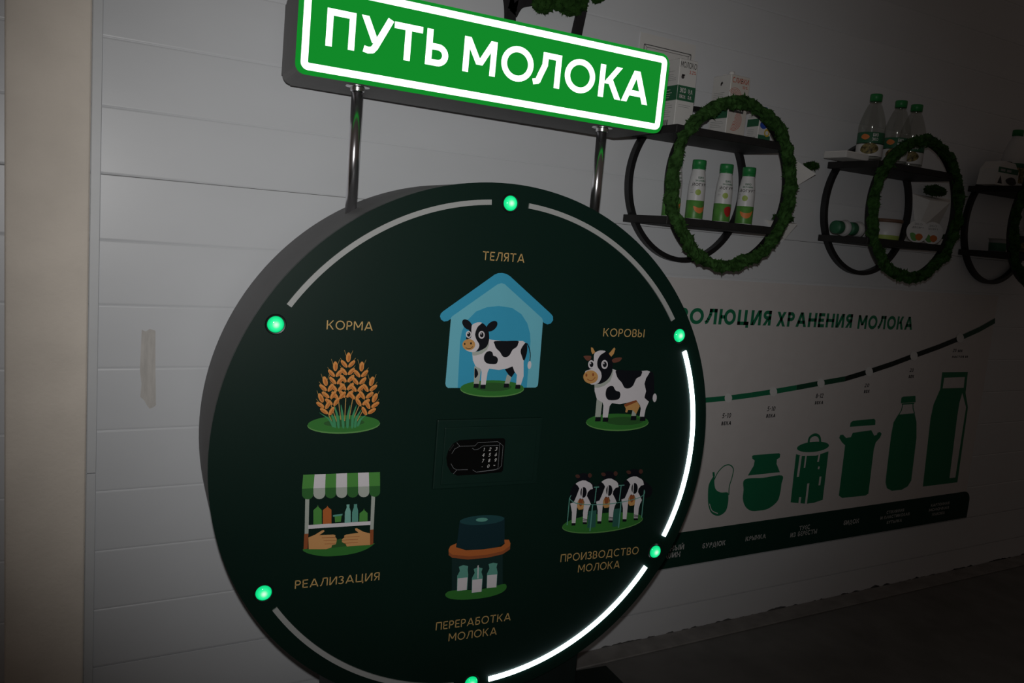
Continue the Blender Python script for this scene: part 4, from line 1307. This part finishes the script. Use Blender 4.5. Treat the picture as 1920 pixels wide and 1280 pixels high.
def yogurt(x, off, turn, fruit, label):
    t = empty('yogurt_bottle', (x, WY - off, SHELF_LO))
    tag(t, label, 'bottle', 'yogurt bottles on the first hoop')
    b = bmesh.new(); lathe(b, YP, 36); obj('body', b, 'yogurt_white', t, True)
    b = bmesh.new(); lathe(b, [(.0256, .0045), (.0258, .0055), (.0258, .0560), (.0254, .0565)], 36); obj('green_sleeve', b, 'yogurt_green', t, True)
    b = bmesh.new(); lathe(b, [(.0184, .146), (.0196, .147), (.0198, .151), (.0188, .1515), (.0188, .1535), (.0200, .154), (.0200, .171), (.0188, .1735), (0, .174)], 36)
    obj('cap', b, 'cap_green', t, True)
    ang = math.atan2(CAM.y - (WY - off), CAM.x - x) + turn
    wrap([dense(q, 2) for q in text_polys('йогурт', .0115, .13, xc=0.0, z=.098)], yr, ang, 'print_text', 'carton_ink', t)
    wrap(text_polys('БИО', .006, .2, xc=0, z=.119) + text_polys('ЭКОНИВА', .0048, .2, xc=0, z=.111), yr, ang, 'print_text', 'carton_green', t)
    wrap(lines(-.030, -.018, (.098, .094, .090, .086, .082, .078)), yr, ang, 'print_lines', 'carton_grey', t)
    wrap([circle(-.006, .080, .0085)], yr, ang, 'print_badge', 'lime', t)
    fr = spline([(-.006, .040), (.000, .047), (.010, .049), (.019, .044), (.018, .028), (.008, .018), (-.002, .026)]) if fruit == 'strawberry' else spline([(-.016, .040), (-.010, .026), (.004, .020), (.018, .028), (.024, .044), (.014, .038), (-.002, .036)])
    wrap([[(u, zz) for u, zz in fr]], lambda q: .0262, ang, 'print_fruit', fruit, t)
    return t
yogurt(.706, .100, .35, 'melon', 'white yogurt bottle with green cap, leftmost, half hidden by the moss rim')
yogurt(.795, .100, .45, 'melon', 'white yogurt bottle with a melon slice, second from the left in the hoop')
yogurt(.903, .100, .45, 'strawberry', 'white yogurt bottle with a red strawberry on its green base')
yogurt(.991, .105, .10, 'melon', 'white yogurt bottle with a melon slice, rightmost of the four in the hoop')
# ------------------------------------------------------------------ second hoop: clear bottles, cups, tub
PP = [(.034, 0), (.0400, .003), (.0415, .010), (.0405, .014), (.0415, .018), (.0415, .098), (.0425, .104), (.0425, .118), (.0395, .136), (.0310, .164), (.0225, .186), (.0168, .196), (.0165, .206)]
def clear_bottle(x, off, label):
    t = empty('clear_bottle', (x, WY - off, SHELF_HI))
    tag(t, label, 'bottle', 'clear plastic bottles on the middle hoop')
    b = bmesh.new(); lathe(b, [(0, .004), (.030, 0)] + PP, 36); obj('body', b, 'clear_plastic', t, True)
    b = bmesh.new(); lathe(b, [(.0418, .020), (.0421, .021), (.0421, .058), (.0418, .059)], 36); obj('label_sleeve', b, 'carton_white', t, True)
    b = bmesh.new(); lathe(b, [(.0422, .062), (.0424, .063), (.0424, .096), (.0420, .097)], 36); obj('green_sleeve', b, 'carton_green', t, True)
    ang = math.atan2(CAM.y - (WY - off), CAM.x - x)
    rr = lambda q: .0425
    wrap([dense(spline([(-.030, .040), (-.020, .056), (0, .061), (.020, .057), (.030, .044), (.020, .032), (0, .026), (-.020, .030)]), 1)], rr, ang, 'print_picture', 'label_art', t)
    wrap([dense(spline([(-.032, .080), (-.024, .090), (-.010, .088), (-.004, .080), (-.016, .072)]), 1)], rr, ang, 'print_fruit', 'melon', t)
    wrap(text_polys('БИО', .010, .2, .006, .024, z=.083) + text_polys('ЭКО', .010, .2, .004, .024, z=.069), rr, ang, 'print_text', 'carton_white', t)
    b = bmesh.new(); lathe(b, [(.0166, .200), (.0192, .201), (.0195, .221), (.0180, .2235), (0, .224)], 28); obj('cap', b, 'cap_green', t, True)
clear_bottle(1.522, .105, 'clear plastic bottle with green cap, left one of three on the middle hoop')
clear_bottle(1.660, .100, 'clear plastic bottle with green cap, middle one of three on the middle hoop')
clear_bottle(1.748, .098, 'clear plastic bottle with green cap, right one of three on the middle hoop')

t = empty('paper_tray', (1.432, WY - .100, SHELF_HI))
tag(t, 'flat white paper pack lying left of the clear bottles', 'pack')
b = bmesh.new(); box(b, -.068, .044, -.045, .045, 0, .020, bevel=.004)
obj('pack_body', b, 'carton_white', t)
b = bmesh.new(); box(b, -.066, .040, -.043, .043, .0195, .0225, bevel=.001, seg=1); obj('pack_flap', b, 'planter_white', t)

def lying_cup(x, off, label):
    t = empty('small_cup', (x, WY - off, SHELF_LO + .0275))
    tag(t, label, 'cup', 'cups lying on the middle hoop')
    prof = [(0, 0), (.020, 0), (.0208, .002), (.0225, .030), (.0222, .034), (.0236, .036), (.0240, .050), (.0270, .052), (.0272, .054), (.024, .0548), (0, .0548)]
    b = bmesh.new(); lathe(b, prof[:-4], 30)
    o = obj('cup_body', b, 'yogurt_white', t, True, rot=(0, math.pi / 2, .12), loc=(-.046, 0, -.002))
    b = bmesh.new(); lathe(b, [(.0240, .050), (.0270, .052), (.0272, .054), (.024, .0548), (0, .0552)], 30)
    obj('lid', b, 'carton_grey', t, True, rot=(0, math.pi / 2, .12), loc=(-.046, 0, -.002))
    b = bmesh.new(); lathe(b, [(0, -.0005), (.0206, -.0005), (.0213, .0015), (.0224, .024), (.0221, .025)], 30)
    obj('green_sleeve', b, 'carton_green', t, True, rot=(0, math.pi / 2, .12), loc=(-.046, 0, -.002))
lying_cup(1.440, .115, 'small white and green cup on its side at the left end of the middle hoop')
lying_cup(1.512, .112, 'small white and green cup on its side next to the white tub')

t = empty('yogurt_tub', (1.672, WY - .100, SHELF_LO))
tag(t, 'white tub with a lime green base and brown lid inside the middle hoop', 'tub')
b = bmesh.new(); lathe(b, [(0, 0), (.043, 0), (.0445, .002), (.0500, .062), (0, .062)], 40); obj('tub_body', b, 'yogurt_white', t, True)
b = bmesh.new(); lathe(b, [(.0449, .002), (.0452, .003), (.0465, .016), (.0462, .017)], 40); obj('lime_band', b, 'lime', t, True)
b = bmesh.new(); lathe(b, [(.0500, .060), (.0530, .061), (.0530, .070), (.0510, .072), (0, .0725)], 40); obj('lid', b, 'tub_brown', t, True)

def dessert_cup(x, off, label, turn):
    """cup lying back so that its printed foil lid faces the room."""
    t = empty('dessert_cup', (x, WY - off, SHELF_LO + .0395))
    tag(t, label, 'cup', 'foil lidded cups on the middle hoop')
    rot = (math.pi / 2 - .06, 0, turn)
    b = bmesh.new(); lathe(b, [(0, -.046), (.030, -.046), (.0365, -.004), (.0365, 0)], 36); obj('cup_body', b, 'clear_plastic', t, True, rot=rot)
    b = bmesh.new(); lathe(b, [(.030, -.0005), (.0390, -.0005), (.0390, .0008), (0, .0008)], 40); obj('foil_lid', b, 'yogurt_white', t, False, rot=rot)
    polys = [('print_grass_light', [spline([(-.026, -.010), (-.016, -.005), (-.004, -.012), (.004, -.022), (-.004, -.033), (-.018, -.029)])]), ('print_orange', [spline([(-.006, -.014), (.004, -.007), (.016, -.010), (.020, -.020), (.010, -.031), (-.002, -.027)])]),
             ('carton_grey', text_polys('ЭКО', .007, .18, -.014, .014, z=.022) + text_polys('десерт', .008, .18, -.020, .020, z=.011))]
    o = link_mesh('lid_print', flat_mesh('lid_print', polys, -.0011), 'carton_grey', t)
    o.rotation_euler = (-.06, 0, turn)
dessert_cup(1.775, .150, 'foil lidded cup beside the white tub, lid facing out', -.5)
dessert_cup(1.858, .150, 'foil lidded cup near the moss rim, lid facing out', -.5)

# ------------------------------------------------------------------ third hoop
t = empty('gable_pack', (2.285, WY - .100, SHELF_HI))
tag(t, 'small gable topped pack with a green band on the third hoop', 'pack')
b = bmesh.new()
prism(b, [(-.075, 0), (.075, 0), (.070, .055), (.040, .086), (-.035, .090), (-.066, .060)], -.035, .035)
obj('pack_body', b, 'carton_white', t)
link_mesh('pack_band', flat_mesh('pack_band', [('carton_green', [R(-.064, .066, .046, .066)]), ('carton_grey', [R(-.05, -.02, .051, .060), R(-.01, .02, .051, .060)]), ('carton_ink', [spline([(-.01, .02), (.02, .034), (.05, .03), (.06, .012), (.02, .006)]), [(-.06, .006), (-.045, .036), (-.03, .006)]])], -.0352), 'carton_green', t)
b = bmesh.new(); box(b, .030, .060, -.012, .012, .078, .096, bevel=.002, seg=1); obj('dark_clip', b, 'carton_ink', t)

t = empty('milk_bottle', (2.395, WY - .085, SHELF_HI))
tag(t, 'milky white bottle with a green cap on the third hoop, at the picture edge', 'bottle')
b = bmesh.new(); lathe(b, [(0, 0), (.034, 0)] + PP[1:], 36); obj('body', b, 'yogurt_white', t, True)
b = bmesh.new(); lathe(b, [(.0418, .020), (.0421, .021), (.0421, .085), (.0418, .086)], 36); obj('label_sleeve', b, 'label_art', t, True)
b = bmesh.new(); lathe(b, [(.0420, .078), (.0424, .079), (.0424, .094), (.0420, .095)], 36); obj('green_sleeve', b, 'carton_green', t, True)
b = bmesh.new(); lathe(b, [(.0166, .200), (.0192, .201), (.0195, .221), (.0180, .2235), (0, .224)], 28); obj('cap', b, 'cap_green', t, True)

t = empty('sauce_cup', (2.372, WY - .090, SHELF_LO))
tag(t, 'small green printed cup on the lower shelf of the third hoop', 'cup')
b = bmesh.new(); lathe(b, [(0, 0), (.029, 0), (.034, .050), (0, .050)], 32); obj('cup_body', b, 'carton_grey', t, True)
b = bmesh.new(); lathe(b, [(.0297, .004), (.0300, .005), (.0328, .034), (.0324, .035)], 32); obj('green_sleeve', b, 'carton_green', t, True)
b = bmesh.new(); lathe(b, [(.034, .048), (.0365, .0485), (.0365, .052), (0, .053)], 32); obj('lid', b, 'clear_plastic', t, True)

t = empty('drink_bottle', (2.522, WY - .100, SHELF_LO))
tag(t, 'small dark bottle with a white cap on the lower shelf of the third hoop', 'bottle')
b = bmesh.new(); lathe(b, [(0, 0), (.026, 0), (.0275, .003), (.0275, .058), (.022, .070), (.018, .074), (0, .074)], 32); obj('body', b, 'carton_ink', t, True)
b = bmesh.new(); lathe(b, [(.0277, .010), (.0279, .011), (.0279, .045), (.0277, .046)], 32); obj('label_sleeve', b, 'label_art', t, True)
b = bmesh.new(); lathe(b, [(.0182, .070), (.0200, .071), (.0200, .092), (0, .093)], 28); obj('cap', b, 'yogurt_white', t, True)

# ------------------------------------------------------------------ folded planters with moss
def planter(pts, moss, label, seed):
    """pts: wall points (x, z) then room points (x, off, z)."""
    cx = sum(p[0] for p in pts) / len(pts); cz = min(p[-1] for p in pts)
    t = empty('wall_planter', (cx, WY, cz))
    tag(t, label, 'planter', 'white folded planters on the wall')
    b = bmesh.new()
    for p in pts:
        b.verts.new((p[0] - cx, -p[1] if len(p) == 3 else -.0005, p[-1] - cz))
    bmesh.ops.convex_hull(b, input=b.verts)
    obj('planter_shell', b, 'planter_white', t)
    mx, off, mz, rx, ry, rz = moss
    tag(link_mesh('moss', moss_blob_mesh(rx, ry, rz, seed, 200), 'moss_dark', t, loc=(mx - cx, -off, mz - cz)), 'tuft of dark green moss', kind='stuff')
planter([(1.259, 1.629), (1.300, 1.523), (1.385, 1.585), (1.289, .100, 1.568)], (1.315, .055, 1.598, .024, .020, .012), 'white folded wall planter sticking out right of the first hoop', 3)
planter([(1.190, 1.412), (1.325, 1.412), (1.285, 1.345), (1.262, .075, 1.405), (1.22, .055, 1.405)], (1.240, .032, 1.420, .040, .022, .014), 'small white planter at the lower right of the first hoop', 5)
planter([(1.925, 1.566), (2.160, 1.566), (2.120, 1.470), (1.985, 1.425), (2.05, .075, 1.545), (1.96, .055, 1.545)], (2.010, .036, 1.584, .055, .026, .019), 'larger white planter with moss seen through the middle hoop', 6)
planter([(2.060, 1.415), (2.185, 1.415), (2.150, 1.350), (2.135, .065, 1.408)], (2.120, .022, 1.418, .030, .016, .010), 'small white planter at the lower right of the middle hoop', 9)

# ------------------------------------------------------------------ moss trees on the wall
def wall_tree(trunks, blobs, label, seed):
    x0 = trunks[0][0][0]; z0 = trunks[0][0][1]
    t = empty('moss_tree', (x0, WY, z0))
    tag(t, label, 'wall decoration')
    for path, w0, w1 in [(q[:-2], q[-2], q[-1]) for q in trunks]:
        P = spline([(x - x0, zz - z0) for x, zz in path], False, 5)
        b = bmesh.new()
        L, Rr = [], []
        for i, p in enumerate(P):
            a_, c_ = P[max(0, i - 1)], P[min(len(P) - 1, i + 1)]
            dx, dz = c_[0] - a_[0], c_[1] - a_[1]; l = math.hypot(dx, dz); w = (w0 + (w1 - w0) * i / (len(P) - 1)) / 2
            L.append((p[0] - dz / l * w, p[1] + dx / l * w)); Rr.append((p[0] + dz / l * w, p[1] - dx / l * w))
        prism(b, L + Rr[::-1], -.014, -.0005)
        obj('trunk' if path[0][1] < 1.75 else 'branch', b, 'bark', t)
    for i, (x, zz, rx, rz) in enumerate(blobs):
        tag(link_mesh('moss_crown', moss_blob_mesh(rx, .022, rz, seed + i, 500), 'moss_dark', t, loc=(x - x0, -.024, zz - z0)), 'cushion of dark green moss', kind='stuff')
wall_tree([((.184, 1.72), (.182, 1.80), (.180, 1.86), (.166, 1.91), (.130, 1.97), .034, .020), ((.186, 1.862), (.205, 1.89), (.245, 1.905), (.31, 1.93), .026, .016), ((.182, 1.87), (.190, 1.92), (.20, 1.99), .026, .018),
           ((.372, 1.72), (.384, 1.80), (.391, 1.86), (.400, 1.93), (.395, 2.02), .030, .024)],
          [(.120, 2.00, .075, .05), (.210, 2.03, .085, .055), (.268, 1.918, .036, .040), (.345, 1.930, .058, .040), (.420, 2.00, .070, .055), (.365, 2.06, .075, .055)], 'black two stemmed wall tree with green moss, cut off above the sign', 20)

# ------------------------------------------------------------------ sheet with a drawn frame
sh = empty('framed_sheet', (.713, WY, 1.64))
tag(sh, 'pale sheet with a thin black drawn frame behind the milk carton', 'poster')
obj('sheet', box(bmesh.new(), -.103, .103, -.0035, -.0003, 0, .257), 'sheet_white', sh)
polys = []
for i, (mx, mz) in enumerate(((.088, .030), (.078, .037))):
    q = [(-mx, .257 - mz), (mx, .257 - mz), (mx, mz), (-mx, mz), (-mx, .257 - mz)]
    for a_, b_ in zip(q, q[1:]): polys += ribbon([a_, b_], .0022 if i == 0 else .0012)
for sx, sz in ((-1, 1), (1, 1), (1, -1), (-1, -1)):
    polys += ribbon([(sx * .088, .1285 + sz * .0985), (sx * .078, .1285 + sz * .0915)], .0014)
link_mesh('drawn_frame', flat_mesh('drawn_frame', [('poster_ink', polys)], -.0036), 'poster_ink', sh)

# ------------------------------------------------------------------ wall poster about milk vessels
PX = 1.50
po = empty('wall_poster', (PX, WY, .243))
tag(po, 'long pale wall poster with green milk vessels, a rising line and a dark green band', 'poster')
def pl(polys): return [[(x - PX, zz - .243) for x, zz in q] for q in polys]
PL, PR = .40, 2.585
obj('sheet', box(bmesh.new(), PL - PX, PR - PX, -.0035, -.0003, 0.0, .963), 'poster', po)
r = .045
band = [(PL, .243), (PR + .03, .243), (PR + .03, .318)] + [(PR + .03 - r + r * math.cos(math.radians(a)), .318 + r * math.sin(math.radians(a))) for a in range(10, 91, 10)] + [(PL, .363)]
bm = bmesh.new()
prism(bm, pl([band])[0], -.0045, -.0003)
obj('band', bm, 'band_green', po)
for nm in ('waterskin_picture', 'clay_jug_picture', 'bark_box_picture', 'milk_can_picture', 'glass_bottle_picture', 'milk_carton_picture', 'timeline_picture'):
    L = [(mname, pl(polys)) for mname, polys in art_layers(ART[nm], 2e3)]
    link_mesh(nm, flat_mesh(nm, L, -.0036), 'poster', po)
for parts in ((('ЭВ', .803, .905), ('ОЛЮЦИЯ', .911, 1.274)), (('ХРАНЕНИЯ', 1.301, 1.690),), (('МОЛОКА', 1.722, 2.043),)):
    polys = []
    for s, a, b in parts: polys += text_polys(s, .0505, .225, a, b, z=1.0620 - .0058 * (a - .9))
    link_mesh('title_word', flat_mesh('title_word', [('print_leaf', pl(polys))], -.0036), 'print_leaf', po)
for rows in ((('ГЛИНЯНЫЙ', .845, .9996, .302, .019), ('КУВШИН', .870, .9863, .278, .019)), (('БУРДЮК', 1.0824, 1.1884, .2937, .018),), (('КРЫНКА', 1.2844, 1.3846, .2953, .017),),
             (('ТУЕС', 1.556, 1.6123, .3042, .0172), ('ИЗ БЕРЕСТЫ', 1.5126, 1.6548, .282, .018)), (('БИДОН', 1.8014, 1.8899, .2973, .018),),
             (('СТЕКЛЯННАЯ', 2.0558, 2.1663, .316, .0125), ('И ПЛАСТИКОВАЯ', 2.0219, 2.2062, .296, .0125), ('БУТЫЛКА', 2.0655, 2.1613, .273, .0125)),
             (('КАРТОННАЯ', 2.3434, 2.4711, .317, .0122), ('МОЛОЧНАЯ', 2.335, 2.472, .297, .0122), ('УПАКОВКА', 2.3602, 2.4474, .276, .0125))):
    polys = []
    for s, a, b, zz, hh in rows: polys += text_polys(s, hh, .19, a, b, z=zz)
    link_mesh('band_caption', flat_mesh('band_caption', [('band_text', pl(polys))], -.0046), 'band_text', po)
for rows in ((('5-10', 1.102, 1.1415, .7467, .017), ('века', 1.103, 1.147, .7225, .0175)), (('5-10', 1.310, 1.349, .7633, .0165), ('века', 1.310, 1.3545, .740, .017)), (('8-12', 1.5483, 1.588, .802, .017), ('века', 1.5487, 1.5926, .7795, .016)),
             (('20', 1.810, 1.836, .8365, .0145), ('век', 1.8114, 1.8432, .8142, .016)), (('20', 2.0683, 2.0908, .8915, .0145), ('век', 2.0673, 2.0988, .8673, .0165)), (('20 век', 2.3274, 2.3932, .970, .0140), ('настоящее', 2.3287, 2.437, .946, .0120))):
    polys = []
    for s, a, b, zz, hh in rows: polys += text_polys(s, hh, .18, a, b, z=zz, slant=.12)
    link_mesh('date_caption', flat_mesh('date_caption', [('poster_ink', pl(polys))], -.0036), 'poster_ink', po)
